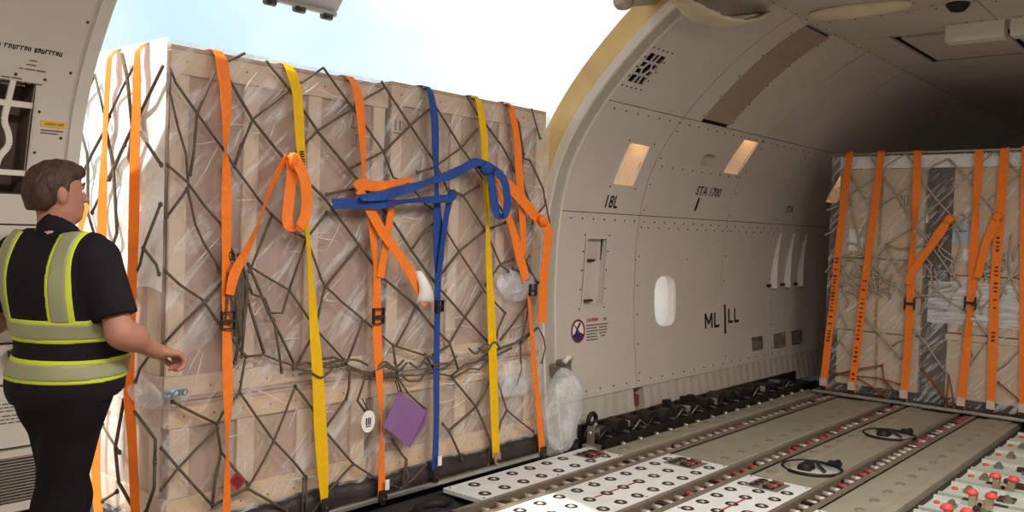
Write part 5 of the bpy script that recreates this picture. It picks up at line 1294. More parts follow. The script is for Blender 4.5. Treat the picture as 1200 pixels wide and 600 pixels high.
# lettering down the upper part of the yellow strap
random.seed(9)
for j in range(22):
    if j in (6, 9, 15): continue
    f_ = j / 21.0; a_, b_ = FS['yellow_a'][2], FS['yellow_a'][4]; h_ = 0.007 if j < 8 else 0.004
    xx = a_[0] + (b_[0] - a_[0]) * f_ + 0.008; zz = a_[1] - 0.08 + (b_[1] - a_[1] + 0.08) * f_
    MB().bbox((xx - h_, 3.770, zz), (xx + h_ * random.uniform(0.6, 1), 3.786, zz + random.uniform(0.005, 0.009))).build('strap_print', BLACK, s2)
end_fitting(s2, *pt('yellow_a', 11), m=STEELD)
s3 = strap('orange strap in the middle of the crates with crossed slack ends', ORANGE, ['orange_mid_a'], ['orange_mid_flat', 'orange_mid_x1', 'orange_mid_x2', 'orange_mid_x3', 'orange_mid_low'])
x, z = pt('orange_mid_low', 1); buckle(s3, x, z - 0.0, 1.05); x, z = pt('orange_mid_low', 6); end_fitting(s3, x, z, STEELD)
MB().box((x + 0.02, 3.77, z + 0.06), (0.03, 0.004, 0.06)).build('strap_label', PAPER, s3)
s4 = strap('blue strap with a long loose end tied across the crates in a loop', BLUE, ['blue_main'], ['blue_back', 'blue_band_top', 'blue_band_low', 'blue_loop'])
x, z = pt('blue_main', 7); buckle(s4, x, z + 0.06, 0.8, RUBBER); x, z = pt('blue_main', 10); end_fitting(s4, x, z, STEELD); MB().box((x + 0.02, 3.772, z + 0.08), (0.032, 0.004, 0.06)).build('strap_label', PAPER, s4)
lump('knot', (FS['blue_loop'][0][0] + 0.05, 3.71, FS['blue_loop'][0][1] - 0.03), (0.055, 0.03, 0.04), BLUE, 5, s4, 0.2, 2)
s5 = strap('plain yellow strap hooked to the pallet edge, right one of the two yellow straps', YELLOW, ['yellow_b']); end_fitting(s5, *pt('yellow_b', 8), m=mat('brass_hook', rgb(196, 164, 130), 0.4, 0.6))
s6 = strap('orange strap near the right corner of the crates with knotted tails', ORANGE, ['orange_r_a'], ['orange_r_b', 'orange_r_c', 'orange_r_d', 'orange_r_low'])
x, z = pt('orange_r_low', 0); buckle(s6, x + 0.03, z + 0.03, 0.9); x, z = pt('orange_r_low', 4); end_fitting(s6, x, z, STEELD)
lump('knot', (FS['orange_r_d'][0][0], 3.735, FS['orange_r_d'][0][1]), (0.04, 0.03, 0.04), ORANGE, 7, s6, 0.2, 2)
for key, lab in (('side_a', 'sunlit orange strap on the side of the crates next to the door frame'), ('side_b', 'sunlit orange strap on the side of the crates nearest their front corner')):
    t = thing('cargo_strap', lab, 'strap', (0, 0, 0), 'webbing straps over the doorway crates')
    L = SIDE_STRAPS[key]; pts = [((2.25, L[0][0], 2.424), (0, 0, 1), 1.0), ((2.12, L[0][0], 2.424), (0, 0, 1), 1.0), ((2.085, L[0][0], 2.418), (-1, 0, 1), 1.0), ((2.06, L[0][0], 2.39), (-1, 0, .3), 1.0)] + [((2.045, y, min(z, 2.35)), (-1, 0, 0), w) for y, z, w, s in L]
    ribbon(MB(), pts, 0.026).build('webbing', ORANGE, t)
    mb = MB(); mb.bbox((2.03, L[-1][0] - 0.03, L[-1][1] - 0.06), (2.05, L[-1][0] + 0.03, L[-1][1] + 0.02)); mb.build('end_fitting', STEELD, t)
    # loose end
    if key == 'side_a':
        y0, z0 = SIDE_STRAPS['side_a'][3][0] + 0.12, SIDE_STRAPS['side_a'][3][1] - 0.0
        ribbon(MB(), [((2.03, y0, z0), (-1, 0, 0), 1.0), ((2.02, y0 + 0.05, z0 - 0.1), (-1, 0, 0), 1.1), ((2.02, y0 + 0.09, z0 - 0.25), (-1, 0, 0), 1.0)], 0.026).build('strap_tail', ORANGE, t)

# ---- tags on the front
def sheet(name, poly, y, th, m, label, cat, lean=0.0):
    t = thing(name, label, cat, (poly[0][0], y, poly[0][1])); c = poly[0]
    mb = MB(); mb.prism([(p[0] - c[0], p[1] - c[1]) for p in poly], 1, 0, th); o = mb.build('sheet', m, t); o.rotation_euler = (lean, 0, 0); return t
p1 = sheet('purple_card', [(3.505, 0.647), (3.735, 0.500), (3.600, 0.305), (3.395, 0.455)], 3.765, 0.004, PURPLE, 'purple card hanging from the net between the orange and blue straps', 'card')
mb = MB(); c0 = (3.505, 0.647); mb.prism([(x - c0[0], z - c0[1]) for x, z in ((3.742, 0.495), (3.725, 0.42), (3.604, 0.296), (3.620, 0.325))], 1, 0.006, 0.009); mb.build('folded_flap', mat('purple_dark', rgb(120, 74, 134), 0.6), p1)
mb = MB(); mb.tube([(0.0, 0.0, -0.02), (-0.005, 0.01, 0.02), (-0.015, 0.02, 0.06)], 0.003, 5); mb.build('string', BLACK, p1)
w1 = thing('paper_sheet', 'curled white paper tucked beside the blue strap', 'paper', (3.60, 3.765, 1.147)); mb = MB(); vs = []
for k in range(9):
    t = k / 8; z = 0.19 * t; xl = 0.03 - 0.03 * t + 0.01 * math.sin(3 * t); xr = 0.165 - 0.10 * t + 0.0 * t; y = -0.03 * math.sin(PI * t)
    vs += [(xl, y + 0.012, z), ((xl + xr) / 2, y - 0.012, z + 0.006), (xr, y, z)]
mb.add(vs, [(3 * k + j, 3 * k + j + 1, 3 * k + j + 4, 3 * k + j + 3) for k in range(8) for j in range(2)]); solid(mb.build('sheet', PAPER, w1, True), 0.002)
g1 = thing('round_tag', 'oval white tag with a black mark hanging from the net', 'tag', (3.286, 3.775, 0.50)); mb = MB(); mb.lathe([(0.0, -0.0015), (0.05, -0.0015), (0.05, 0.0015), (0.0, 0.0015)], n=20, M=Matrix(((1, 0, 0), (0, 0, 1), (0, 1.25, 0)))); mb.build('disc', PAPER, g1)
mb = MB(); 
for k in range(3): mb.bbox((-0.018 + k * 0.014, -0.004, -0.02), (-0.010 + k * 0.014, -0.002, 0.02))
mb.bbox((-0.02, -0.004, -0.03), (0.018, -0.002, -0.025)); mb.build('mark', BLACK, g1)
mb = MB(); mb.tube([(0, 0.0, 0.06), (-0.02, 0.01, 0.10), (-0.03, 0.02, 0.13)], 0.003, 5); mb.build('string', BLACK, g1)
r1 = sheet('red_label', [(2.473, 0.366), (2.527, 0.310), (2.478, 0.268), (2.428, 0.325)], 3.80, 0.003, mat('red_label', rgb(150, 46, 48), 0.6), 'dark red diamond label low on the left crate', 'label')
mb = MB(); mb.prism([(0.0, -0.02), (0.035, -0.056), (0.005, -0.08), (-0.03, -0.045)], 1, -0.002, -0.0005); mb.build('inner_diamond', mat('red_label_dark', rgb(118, 32, 38), 0.6), r1)
tp = thing('tape_wad', 'crumpled bluish clear tape stuck to the crate corner under the hand', 'tape', (2.12, 3.79, 0.80))
lump('wad', (0, 0, 0), (0.035, 0.02, 0.025), mat('tape_blue', rgb(170, 190, 204), 0.25, var=0.2, scale=30), 12, tp, 0.5, 3)
for k in range(3):
    mb = MB(); mb.tube([(0.01 + 0.018 * k + 0.014 * math.cos(a), -0.02, 0.0 + 0.014 * math.sin(a)) for a in np.linspace(0, 2 * PI, 11)], 0.004, 5, False); mb.build('tape_ring', mat('tape_grey', rgb(120, 140, 150), 0.3), tp, True)
# lever housing on the wall behind the crate corner
wb = thing('wall_housing', 'grey boxy lever housing on the wall behind the right corner of the crates', 'bracket', (5.27, 3.97, 0.52))
mb = MB(); mb.bbox((-0.05, -0.10, 0.0), (0.07, 0.05, 0.09)); mb.prism([(-0.05, -0.10), (0.07, -0.10), (0.03, -0.02), (-0.03, -0.02)], 2, 0.09, 0.13); mb.build('casing', LOCKG, wb, bevel=0.008)
mb = MB(); mb.tube([(-0.06, -0.12, 0.12), (-0.03, -0.13, 0.155), (0.03, -0.12, 0.15)], 0.022, 8); mb.build('knob', WHITE, wb, True)

# ================================================================== WRAPPED PALLET AT THE BACK
FX = 9.20
pallet('aircraft_pallet', 9.10, 11.5, 0.35, 3.50, 0.012, 'aluminium air cargo pallet under the wrapped boxes at the back')
def carton(name, y0, y1, z0, z1, d, label, m=CARD, cat='box', lid=False, x0=FX, cleats=0):
    t = thing(name, label, cat, (x0, y0, z0), 'boxes on the back pallet'); H = z1 - z0; Wd = y1 - y0
    mb = MB(); mb.bbox((0, 0, 0), (d, Wd, H - (0.0 if not lid else 0.06))); mb.build('body', m, t, bevel=0.006)
    if lid: mb = MB(); mb.bbox((-0.015, -0.015, H - 0.06), (d + 0.015, Wd + 0.015, H)); mb.build('lid', m, t, bevel=0.006)
    else:
        mb = MB(); mb.bbox((-0.002, Wd * 0.48, 0.0), (0.0, Wd * 0.52, H)); mb.build('tape_seam', mat('tape_tan', rgb(168, 134, 96), 0.4), t)
    return t
b1 = carton('cardboard_box', 2.50, 3.30, 0.13, 0.68, 1.9, 'low cardboard box at the bottom left of the back pallet', CARD)
b2 = carton('cardboard_box', 0.62, 2.25, 0.13, 0.745, 1.9, 'low cardboard box with a flanged lid at the bottom right of the back pallet', CARD, lid=True)
b3 = carton('cardboard_box', 2.50, 3.34, 0.69, 1.42, 1.9, 'middle cardboard box on the left of the back pallet, above the low box', CARD)
b4 = carton('cardboard_box', 0.62, 2.25, 0.755, 1.30, 1.9, 'middle cardboard box under silvery film on the right of the back pallet', CARD)
b5 = carton('cardboard_box', 2.50, 3.34, 1.43, 2.33, 1.9, 'large upper cardboard box on the left of the back pallet', CARD)
b6 = carton('cardboard_box', 0.62, 2.25, 1.31, 2.33, 1.9, 'large upper cardboard box on the right of the back pallet', CARD)
mb = MB(); mb.bbox((0, 0, 0), (1.9, 2.72, 0.125)); o = mb.build('white_board', CARDW); o.location = (FX, 0.62, 2.335); tag(o, 'white foam board laid on top of the boxes on the back pallet', 'board')
dk = thing('gap_shade', 'dark brown infill standing for the shaded gap between the boxes on the back pallet', 'post', (FX + 0.06, 2.265, 0.13)); mb = MB(); mb.bbox((0, 0, 0), (0.25, 0.22, 2.32)); mb.build('core', mat('gap_shade_brown', rgb(88, 74, 64), 0.55, var=0.2), dk)  # dark strip put in for the shade between the two box stacks
mb = MB(); mb.bbox((-0.012, 0.0, 1.2), (-0.002, 0.22, 2.3)); mb.build('shade_front', mat('gap_shade_front', rgb(74, 62, 56), 0.35, var=0.25, bump=0.5, bscale=10), dk)
def far_label(y0, y1, z0, z1, m, parent, ox=-0.004):
    p = parent.location; return MB().bbox((ox - 0.002, y0 - p.y, z0 - p.z), (ox, y1 - p.y, z1 - p.z)).build('shipping_label', m, parent)
LB = mat('label_blue', rgb(160, 186, 204), 0.5); far_label(2.10, 2.24, 1.62, 1.80, LB, b6); far_label(2.48, 2.56, 1.80, 1.88, PAPER, dk, -0.02)
far_label(2.0, 2.14, 1.45, 1.56, PAPER, b6); far_label(3.08, 3.22, 1.50, 1.72, PAPER, b5)
lt = far_label(2.12, 2.22, 1.72, 1.73, mat('label_print', rgb(70, 90, 110)), b6, -0.008)
for k in range(3):
    mb = MB(); y = 2.66 + 0.03 * k; mb.bbox((-0.004, y - b5.location.y, 0.55), (-0.002, y + 0.012 - b5.location.y, 0.64)); mb.build('stencil', GREYP, b5)
MB().bbox((-0.004, 2.65 - b5.location.y, 0.535), (-0.002, 2.74 - b5.location.y, 0.545)).build('stencil', GREYP, b5)
ff = thing('stretch_film', 'clear shiny film wrapped round the boxes on the back pallet', 'plastic film', (FX, 0.58, 0.06))
wrinkle_grid(MB(), 120, 90, lambda u, v, d: (-0.022 - d, u * 2.84, v * 2.41), 0.014, 11, (6, 7)).build('front_film', FILMFAR, ff, True, recalc=False)
wrinkle_grid(MB(), 40, 60, lambda u, v, d: (-0.02 + u * 1.95, 2.84 + d, v * 2.41), 0.014, 12).build('side_film', FILMFAR, ff, True, recalc=False)
FILMSIL = film('film_silver', 0.35, 0.8, 4.0, (1, 1, 9), rough=0.15, lo=0.35, hi=0.65)
wrinkle_grid(MB(), 60, 30, lambda u, v, d: (-0.028 - 1.5 * d, 0.1 + u * 1.75, 0.78 + v * 0.40), 0.014, 13, (2, 9)).build('bunched_film', FILMSIL, ff, True, recalc=False)
fnet = thing('cargo_net', 'pale diamond-mesh rope net over the wrapped pallet at the back', 'cargo net', (FX, 0.58, 0.06)); of = Vector((FX, 0.58, 0.06))
good = [P for P in FAR_ROPES] + [[(3.93 - y, z) for y, z in P] for P in FAR_ROPES if min(y for y, z in P) > 2.33 and P[0][1] > 0.5]
rope_objs(fnet, [P for P in good if not (P[0][1] < 0.42 and P[-1][1] < 0.42)], lambda y, z: tuple(Vector((9.157, max(0.6, min(y, 3.46)), max(0.05, min(z, 2.475)))) - of), 0.0085, ROPEF, seed=6)
rope_objs(fnet, [P for P in good if (P[0][1] < 0.42 and P[-1][1] < 0.42)], lambda y, z: tuple(Vector((9.157, max(0.6, min(y, 3.46)), max(0.05, min(z, 2.475)))) - of), 0.0085, ROPERUST, 'rusty_rope', seed=7)
mb = MB(); mb.tube([(-0.045, -0.0, 2.42), (-0.045, 1.4, 2.425), (-0.045, 2.86, 2.42)], 0.011, 6); mb.build('head_rope', ROPEF, fnet, True)
FLAB = {'far_a': 'orange strap at the left edge of the back pallet', 'far_b': 'second orange strap from the left on the back pallet', 'far_c': 'middle orange strap of the back pallet with a tail tied at the dark gap',
        'far_d': 'orange strap of the back pallet just right of the pale blue label', 'far_e': 'orange strap of the back pallet with a tail tied beside its upper half', 'far_f': 'orange strap of the back pallet cut by the right picture edge'}
for key, lab in FLAB.items():
    t = thing('cargo_strap', lab, 'strap', (0, 0, 0), 'webbing straps over the back pallet'); L = FAR_STRAPS[key]
    pts = [((9.45, L[0][0], 2.478), (0, 0, 1), 1.0), ((9.17, L[0][0], 2.478), (-.6, 0, 1), 1.0)] + [((9.135, y, min(z, 2.465)), (-1, 0, 0), w) for y, z, w, s in L]
    ribbon(MB(), pts, 0.036).build('webbing', ORANGE, t)
    tl = {'far_c': 'far_tail_c', 'far_e': 'far_tail_d'}.get(key)
    if tl:
        ribbon(MB(), [((9.13 - s, y, z), (-1, 0, 0), w) for y, z, w, s in FAR_STRAPS[tl]], 0.033).build('strap_tail', ORANGE, t)
        y, z = FAR_STRAPS[tl][0][:2]; lump('knot', (9.09, y, z), (0.03, 0.05, 0.05), ORANGE, 4, t, 0.2, 2)
    if key in ('far_a', 'far_b', 'far_e'):
        y0, z0 = L[2][0], L[2][1]; y1, z1 = L[4][0], L[4][1]
        random.seed(ord(key[-1]))
        for j in range(26):
            if random.random() < 0.2: continue
            f_ = j / 25.0; yy = y0 + (y1 - y0) * f_; zz = z0 + (z1 - z0) * f_; h_ = random.uniform(0.010, 0.018)
            MB().bbox((9.124, yy - h_, zz), (9.134, yy + h_, zz + random.uniform(0.008, 0.02))).build('strap_print', mat('strap_print', rgb(90, 40, 20)), t)
    y, z = L[-1][:2]
    mb = MB(); mb.bbox((9.118, y - 0.036, z + 0.03), (9.128, y + 0.036, z + 0.11)); mb.build('strap_label', mat('pale_webbing', rgb(206, 190, 176), 0.7), t)
    mb = MB(); mb.prism([(y - 0.035, z + 0.03), (y + 0.035, z + 0.03), (y + 0.02, z - 0.03), (y - 0.02, z - 0.03)], 0, 9.115, 9.135); mb.build('end_fitting', STEELD, t)
    if key in ('far_c', 'far_d'):
        y, z = L[5][0], L[5][1] + 0.12
        mb = MB()
        for d in (-1, 1): mb.bbox((9.10, y + d * 0.045 - 0.005, z - 0.06), (9.135, y + d * 0.045 + 0.005, z + 0.06))
        mb.cyl((9.115, y - 0.05, z), (9.115, y + 0.05, z), 0.012, 8); mb.build('buckle', STEELD, t)

# ================================================================== THE PERSON
class SDF:
    def __init__(s, lo, hi, h):
        s.lo = np.array(lo, np.float32); s.h = h; s.n = np.ceil((np.array(hi) - np.array(lo)) / h).astype(int) + 1
        s.ax = [s.lo[i] + h * np.arange(s.n[i], dtype=np.float32) for i in range(3)]
    def new(s): return np.full(s.n, 0.35, np.float32)
    def _blk(s, lo, hi, mg):
        sl = []
        for i in range(3):
            a = max(0, int((lo[i] - mg - s.lo[i]) / s.h)); b = min(s.n[i], int((hi[i] + mg - s.lo[i]) / s.h) + 2); sl.append(slice(a, max(a, b)))
        return tuple(sl), s.ax[0][sl[0]][:, None, None], s.ax[1][sl[1]][None, :, None], s.ax[2][sl[2]][None, None, :]
    @staticmethod
    def smin(a, b, k):
        h = np.clip(0.5 + 0.5 * (b - a) / k, 0, 1); return b * (1 - h) + a * h - k * h * (1 - h)
    def cone(s, F, a, b, r1, r2, k=0.03, mg=0.13):
        a = np.array(a, np.float32); b = np.array(b, np.float32); R = max(r1, r2)
        sl, X, Y, Z = s._blk(np.minimum(a, b) - R, np.maximum(a, b) + R, mg)
        d = b - a; L2 = float(d @ d) + 1e-9
        t = np.clip(((X - a[0]) * d[0] + (Y - a[1]) * d[1] + (Z - a[2]) * d[2]) / L2, 0, 1)
        D = np.sqrt((X - a[0] - t * d[0]) ** 2 + (Y - a[1] - t * d[1]) ** 2 + (Z - a[2] - t * d[2]) ** 2) - (r1 + (r2 - r1) * t)
        F[sl] = s.smin(F[sl], D, k)
    def ell(s, F, c, r, k=0.03, mg=0.13, rz=0.0):
        R = max(r); sl, X, Y, Z = s._blk(np.array(c) - R, np.array(c) + R, mg)
        x, y, z = X - c[0], Y - c[1], Z - c[2]
        if rz: cs, sn = math.cos(rz), math.sin(rz); x, y = x * cs + y * sn, -x * sn + y * cs
        k0 = np.sqrt((x / r[0]) ** 2 + (y / r[1]) ** 2 + (z / r[2]) ** 2); k1 = np.sqrt((x / r[0] ** 2) ** 2 + (y / r[1] ** 2) ** 2 + (z / r[2] ** 2) ** 2)
        D = k0 * (k0 - 1) / np.maximum(k1, 1e-6)
        F[sl] = s.smin(F[sl], D, k)
    def XYZ(s): return s.ax[0][:, None, None], s.ax[1][None, :, None], s.ax[2][None, None, :]
    def mesh(s, F, name, m, parent, smooth_it=2):
        ins = F < 0
        c = [ins[i:s.n[0] - 1 + i, j:s.n[1] - 1 + j, k:s.n[2] - 1 + k] for i in (0, 1) for j in (0, 1) for k in (0, 1)]
        cnt = sum(x.astype(np.int8) for x in c); act = (cnt > 0) & (cnt < 8)
        idx = np.full(act.shape, -1, np.int64); A = np.argwhere(act); idx[act] = np.arange(len(A))
        P = np.zeros((len(A), 3)); Wt = np.zeros(len(A)); off = [(i, j, k) for i in (0, 1) for j in (0, 1) for k in (0, 1)]
        V = [F[A[:, 0] + o[0], A[:, 1] + o[1], A[:, 2] + o[2]] for o in off]
        for a in range(8):
            for b in range(a + 1, 8):
                if sum(abs(off[a][q] - off[b][q]) for q in range(3)) != 1: continue
                va, vb = V[a], V[b]; cr_ = (va < 0) != (vb < 0); t = np.where(cr_, va / np.where(cr_, va - vb, 1), 0)
                for q in range(3): P[:, q] += np.where(cr_, off[a][q] + t * (off[b][q] - off[a][q]), 0)
                Wt += cr_
        P = (A + P / Wt[:, None]) * s.h + s.lo
        faces = []
        for ax in range(3):
            sl0 = [slice(0, None)] * 3; sl1 = [slice(0, None)] * 3; sl0[ax] = slice(0, -1); sl1[ax] = slice(1, None)
            e = ins[tuple(sl0)] != ins[tuple(sl1)]; E_ = np.argwhere(e); u, v = (ax + 1) % 3, (ax + 2) % 3
            ok = (E_[:, u] > 0) & (E_[:, v] > 0) & (E_[:, u] < s.n[u] - 1) & (E_[:, v] < s.n[v] - 1); E_ = E_[ok]
            def at(du, dv):
                q = E_.copy(); q[:, u] += du; q[:, v] += dv; return idx[q[:, 0], q[:, 1], q[:, 2]]
            Q = np.stack([at(-1, -1), at(0, -1), at(0, 0), at(-1, 0)], 1); fl_ = ins[E_[:, 0], E_[:, 1], E_[:, 2]]
            Q[~fl_] = Q[~fl_][:, ::-1]; faces.append(Q)
        Q = np.concatenate(faces); Q = Q[(Q >= 0).all(1)]
        me = bpy.data.meshes.new(name); me.from_pydata(P.tolist(), [], Q.tolist()); me.materials.append(m)
        me.polygons.foreach_set('use_smooth', [True] * len(me.polygons)); me.update()
        o = bpy.data.objects.new(name, me); COL.objects.link(o); o.parent = parent
        if smooth_it:
            sm = o.modifiers.new('smooth', 'SMOOTH'); sm.factor = 0.5; sm.iterations = smooth_it
        return o

pr = thing('person', 'man in dark polo and hi-vis vest with lime-edged bands, reaching towards the wrapped crates', 'person', (1.45, 3.42, -0.012), None, 0.384)
G = SDF((-0.40, -0.52, -0.01), (0.62, 0.46, 1.86), 0.0062)
# torso, facing +x; left is +y
TOR = [('e', (0.01, -0.025, 1.00), (0.135, 0.175, 0.13)), ('e', (0.05, -0.02, 1.11), (0.165, 0.185, 0.15)), ('e', (0.0, -0.01, 1.28), (0.135, 0.19, 0.17)), ('e', (-0.02, 0, 1.39), (0.125, 0.195, 0.13)),
       ('c', (-0.015, -0.165, 1.455), (-0.015, 0.165, 1.455), 0.066, 0.066), ('c', (-0.01, -0.09, 1.50), (-0.01, 0.09, 1.50), 0.052, 0.052)]
HROT, HPIV = -0.36, (-0.015, 0.025)                    # the head is turned to his right
def turn(p):
    cs, sn = math.cos(HROT), math.sin(HROT); return (HPIV[0] + p[0] * cs - p[1] * sn, HPIV[1] + p[0] * sn + p[1] * cs, p[2])
def apply(F, L, k=0.05, grow=0.0, head=False):
    for p in L:
        tr = turn if head else (lambda q: q)
        if p[0] == 'e': G.ell(F, tr(p[1]), tuple(r + grow for r in p[2]), k, rz=HROT if head else 0.0)
        else: G.cone(F, tr(p[1]), tr(p[2]), p[3] + grow, p[4] + grow, k)
    return F
RS, RE, RW = (-0.015, -0.205, 1.435), (-0.01, -0.29, 1.19), (0.19, -0.285, 1.10)     # right shoulder, elbow, wrist
LS, LE, LW = (-0.015, 0.205, 1.435), (0.0, 0.33, 1.19), (0.19, 0.36, 1.19)
ARM = [('c', RS, RE, 0.056, 0.046), ('c', RE, RW, 0.047, 0.031), ('e', (0.045, -0.29, 1.172), (0.07, 0.05, 0.05)), ('c', LS, LE, 0.056, 0.046), ('c', LE, LW, 0.047, 0.031)]
LEG = [('c', (0.0, -0.09, 0.95), (-0.03, -0.035, 0.52), 0.096, 0.064), ('c', (-0.03, -0.035, 0.52), (-0.15, -0.03, 0.09), 0.062, 0.042),
       ('c', (0.01, 0.035, 0.95), (0.09, 0.035, 0.52), 0.096, 0.064), ('c', (0.09, 0.035, 0.52), (0.10, 0.05, 0.09), 0.062, 0.042), ('e', (-0.02, -0.09, 0.93), (0.09, 0.09, 0.11)), ('e', (-0.02, 0.03, 0.93), (0.09, 0.09, 0.11))]
FOOT = [('c', (-0.16, -0.03, 0.06), (-0.01, -0.05, 0.045), 0.045, 0.036), ('c', (0.10, 0.06, 0.06), (0.25, 0.08, 0.045), 0.045, 0.036)]
HX, HZ = 0.012, 1.70
HEAD = [('e', (HX - 0.012, 0, HZ + 0.012), (0.098, 0.077, 0.095)), ('e', (HX + 0.035, 0, HZ - 0.045), (0.062, 0.058, 0.075)), ('e', (HX + 0.062, 0, HZ - 0.092), (0.028, 0.03, 0.022)), ('c', (HX + 0.0, -0.045, HZ - 0.07), (HX + 0.055, -0.028, HZ - 0.09), 0.018, 0.016), ('c', (HX + 0.0, 0.045, HZ - 0.07), (HX + 0.055, 0.028, HZ - 0.09), 0.018, 0.016)]
FACE = [('c', (HX + 0.090, 0, HZ + 0.008), (HX + 0.112, 0, HZ - 0.026), 0.008, 0.0115), ('e', (HX + 0.104, 0.0, HZ - 0.030), (0.012, 0.016, 0.008)), ('c', (HX + 0.082, -0.03, HZ + 0.022), (HX + 0.082, 0.03, HZ + 0.022), 0.011, 0.011),
        ('e', (HX + 0.090, 0, HZ - 0.054), (0.011, 0.022, 0.006)), ('e', (HX + 0.088, 0, HZ - 0.067), (0.011, 0.020, 0.007)),
        ('e', (HX - 0.012, -0.078, HZ - 0.018), (0.018, 0.010, 0.031)), ('e', (HX - 0.012, 0.078, HZ - 0.018), (0.018, 0.010, 0.031))]
NECK = [('c', (-0.02, 0.008, 1.47), (-0.010, 0.02, 1.64), 0.063, 0.058)]
def hand(s, W_, fx, palm_dn):
    """W_ wrist point, fx forward unit; s = +1 left, -1 right: relaxed half-closed hand"""
    w = Vector(W_); f_ = Vector(fx).normalized(); side = Vector((0, 1, 0)); side = (side - f_ * side.dot(f_)).normalized(); up = f_.cross(side).normalized()
    if up.z < 0: up = -up
    L = []
    def q(a, b, c): return tuple(w + f_ * a + side * b + up * c)
    L.append(('c', q(0.0, 0, 0), q(0.035, 0, 0.002), 0.029, 0.026)); 
    for b, ln in ((-0.027, 0.0), (-0.009, 0.006), (0.009, 0.004), (0.026, -0.008)):
        L.append(('c', q(0.03, b * 0.8, 0), q(0.082 + ln, b, 0.004), 0.0165, 0.0125))
        L.append(('c', q(0.082 + ln, b, 0.004), q(0.112 + ln, b * 0.95, -0.018), 0.0115, 0.0105)); L.append(('c', q(0.112 + ln, b * 0.95, -0.018), q(0.110 + ln, b * 0.9, -0.044), 0.0105, 0.0095)); L.append(('c', q(0.110 + ln, b * 0.9, -0.044), q(0.092 + ln, b * 0.9, -0.058), 0.0095, 0.0085))
    t = -s
    L.append(('c', q(0.02, t * 0.026, -0.006), q(0.055, t * 0.046, -0.018), 0.0165, 0.0125)); L.append(('c', q(0.055, t * 0.046, -0.018), q(0.082, t * 0.040, -0.034), 0.0120, 0.0105)); L.append(('c', q(0.082, t * 0.040, -0.034), q(0.100, t * 0.030, -0.044), 0.0105, 0.009))
    return L
HANDR = hand(-1, RW, (0.90, -0.34, -0.25), 1); HANDL = hand(1, LW, (0.8, 0.3, 0.1), 1)
B = G.new(); apply(B, TOR, 0.06); apply(B, LEG, 0.05); apply(B, FOOT, 0.02); apply(B, ARM, 0.03); apply(B, NECK, 0.03); apply(B, HEAD, 0.03, 0, True); apply(B, FACE, 0.012, 0, True); apply(B, HANDR, 0.006); apply(B, HANDL, 0.006)
body = G.mesh(B, 'body', SKIN, pr, 1)
X, Y, Z = G.XYZ()
# polo shirt
T = G.new(); apply(T, TOR, 0.06)
SH = T.copy(); SH -= 0.012
SLV = G.new(); apply(SLV, [('c', (-0.015, -0.19, 1.45), (-0.008, -0.272, 1.24), 0.078, 0.076), ('c', (-0.015, 0.19, 1.45), (-0.005, 0.30, 1.24), 0.078, 0.076)], 0.02)
ra = np.array(RE) - np.array(RS); ra /= np.linalg.norm(ra)
cutR = (X - RE[0]) * ra[0] + (Y - RE[1]) * ra[1] + (Z - RE[2]) * ra[2] + 0.062
SLV = np.maximum(SLV, np.where(Y < 0, cutR, (1.235 - Z)))
SH = G.smin(SH, SLV, 0.035); SH = np.maximum(SH, 0.955 - Z); SH = np.maximum(SH, -(np.sqrt((X - 0.0) ** 2 + Y ** 2) - 0.058)) if False else SH
SH = np.maximum(SH, Z - 1.545 + 0.35 * (X - 0.0))
G.mesh(SH, 'polo_shirt', NAVY, pr, 2)
CO = G.new(); apply(CO, [('c', (-0.018, 0, 1.49), (0.0, 0.008, 1.60), 0.080, 0.070)], 0.01); CI = G.new(); apply(CI, [('c', (-0.018, 0, 1.47), (0.0, 0.01, 1.64), 0.054, 0.048)], 0.01)
CO = np.maximum(np.maximum(CO, Z - 1.580 + 0.55 * X), np.maximum(1.49 - Z, -CI)); col = G.mesh(CO, 'collar', NAVY, pr, 2)
CP = G.new(); apply(CP, [('c', (-0.018, 0, 1.49), (0.004, 0, 1.58), 0.0825, 0.0745)], 0.01)
CP = np.maximum(np.maximum(CP, np.abs(Z - 1.548) - 0.008), np.maximum(np.abs(Y + 0.012) - 0.028, X + 0.03)); G.mesh(CP, 'collar_print', mat('collar_pink', rgb(190, 150, 146), 0.7), col, 1)
# trousers and shoes
TR = G.new(); apply(TR, LEG, 0.05, 0.016); apply(TR, [TOR[0]], 0.05, 0.008); TR = np.maximum(np.maximum(TR, Z - 1.03), 0.06 - Z); G.mesh(TR, 'trousers', TROUS, pr, 2)
SHO = G.new(); apply(SHO, FOOT, 0.02, 0.012); SHO = np.maximum(SHO, 0.004 - Z)
G.mesh(np.maximum(SHO, Y - 0.012), 'shoe', RUBBER, pr, 1); G.mesh(np.maximum(SHO, 0.012 - Y), 'shoe', RUBBER, pr, 1)
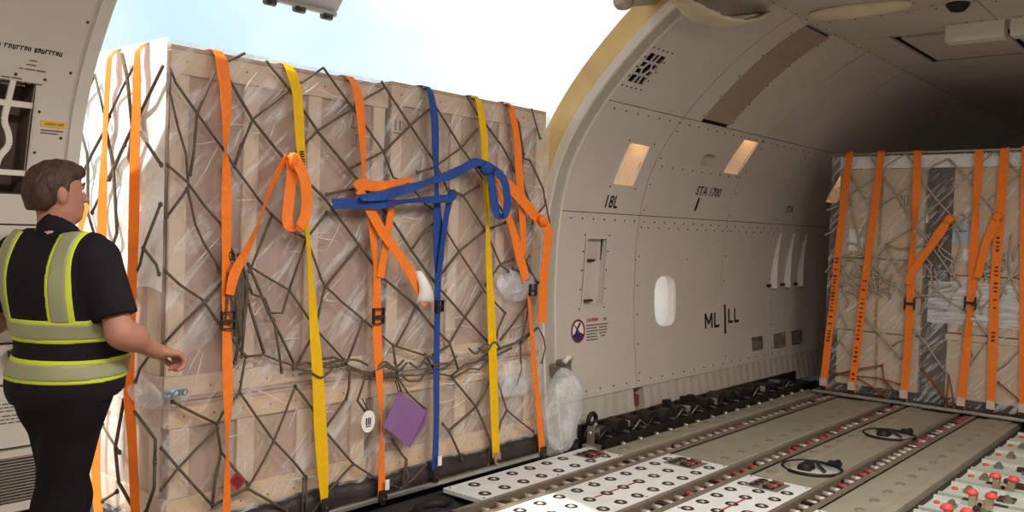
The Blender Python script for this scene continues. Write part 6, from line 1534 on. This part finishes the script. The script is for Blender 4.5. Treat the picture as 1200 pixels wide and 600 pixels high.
# vest: shell over the shirt, cut away at the arms and neck
VT = G.new(); apply(VT, TOR, 0.06, 0.006); apply(VT, [('e', (0.03, 0, 0.97), (0.165, 0.20, 0.12))], 0.06)
def vest(off): return np.maximum(np.maximum(VT - off, np.abs(Y) - 0.182 - 2.5 * np.maximum(0, 1.25 - Z)), np.maximum(np.maximum(0.935 + 0.03 * np.sin(X * 9) - Z, Z - 1.50 + 0.2 * X - 0.3 * np.abs(Y)), 0.075 - np.sqrt((X - 0.01) ** 2 + Y ** 2) - 0.6 * np.maximum(0, 1.50 - Z)))
vs_ = G.mesh(vest(0.016), 'vest', VESTD, pr, 1)
def band(off, c, hw, tilt=0.03): return np.maximum(vest(off), np.abs(Z - c - tilt * X) - hw)
for c in (1.195, 1.05):
    G.mesh(band(0.019, c, 0.043), 'lime_band', LIME, vs_, 1); G.mesh(band(0.0225, c, 0.029), 'reflective_band', TAPE, vs_, 1)
for s in (-1, 1):
    def brace(off, hw): return np.maximum(np.maximum(vest(off), np.abs(Y - s * 0.128) - hw), 1.225 - Z)
    G.mesh(brace(0.019, 0.042), 'lime_brace', LIME, vs_, 1); G.mesh(brace(0.0225, 0.028), 'reflective_brace', TAPE, vs_, 1)
# hair
HR = G.new(); apply(HR, [('e', (HX - 0.014, 0, HZ + 0.014), (0.103, 0.0805, 0.099)), ('e', (HX + 0.03, 0, HZ + 0.075), (0.072, 0.058, 0.040)), ('e', (HX - 0.05, 0, HZ - 0.035), (0.058, 0.064, 0.07))], 0.03, 0, True)
XH = (X - HPIV[0]) * math.cos(HROT) + (Y - HPIV[1]) * math.sin(HROT); XH = np.broadcast_to(XH, (G.n[0], G.n[1], 1))
line = np.interp(XH.ravel(), [HX - 0.11, HX - 0.055, HX - 0.03, HX - 0.02, HX + 0.012, HX + 0.022, HX + 0.10], [HZ - 0.075, HZ - 0.075, HZ - 0.05, HZ - 0.01, HZ - 0.01, HZ + 0.035, HZ + 0.058]).reshape(XH.shape)
nz = 0.003 * np.sin(X * 140 + 3 * np.sin(Y * 90)) * np.sin(Y * 120 + Z * 60)
HR = np.maximum(HR + nz, line - Z); G.mesh(HR, 'hair', HAIR, pr, 1)
def hpart(mb, nm, m, par=None):
    mb.v = [turn(p) for p in mb.v]; return mb.build(nm, m, par or pr, True)
for s in (-1, 1):
    mb = MB(); blob(mb, (HX + 0.076, s * 0.032, HZ + 0.002), (0.011, 0.013, 0.010), ICO2); ey = hpart(mb, 'eye', WHITEP)
    mb = MB(); blob(mb, (HX + 0.085, s * 0.032, HZ + 0.002), (0.004, 0.006, 0.006), ICO2); hpart(mb, 'iris', mat('iris_brown', rgb(60, 40, 30), 0.3), ey)
    mb = MB(); mb.tube([(HX + 0.088, s * 0.014, HZ + 0.028), (HX + 0.09, s * 0.032, HZ + 0.034), (HX + 0.078, s * 0.05, HZ + 0.028)], 0.004, 6); hpart(mb, 'eyebrow', HAIR)
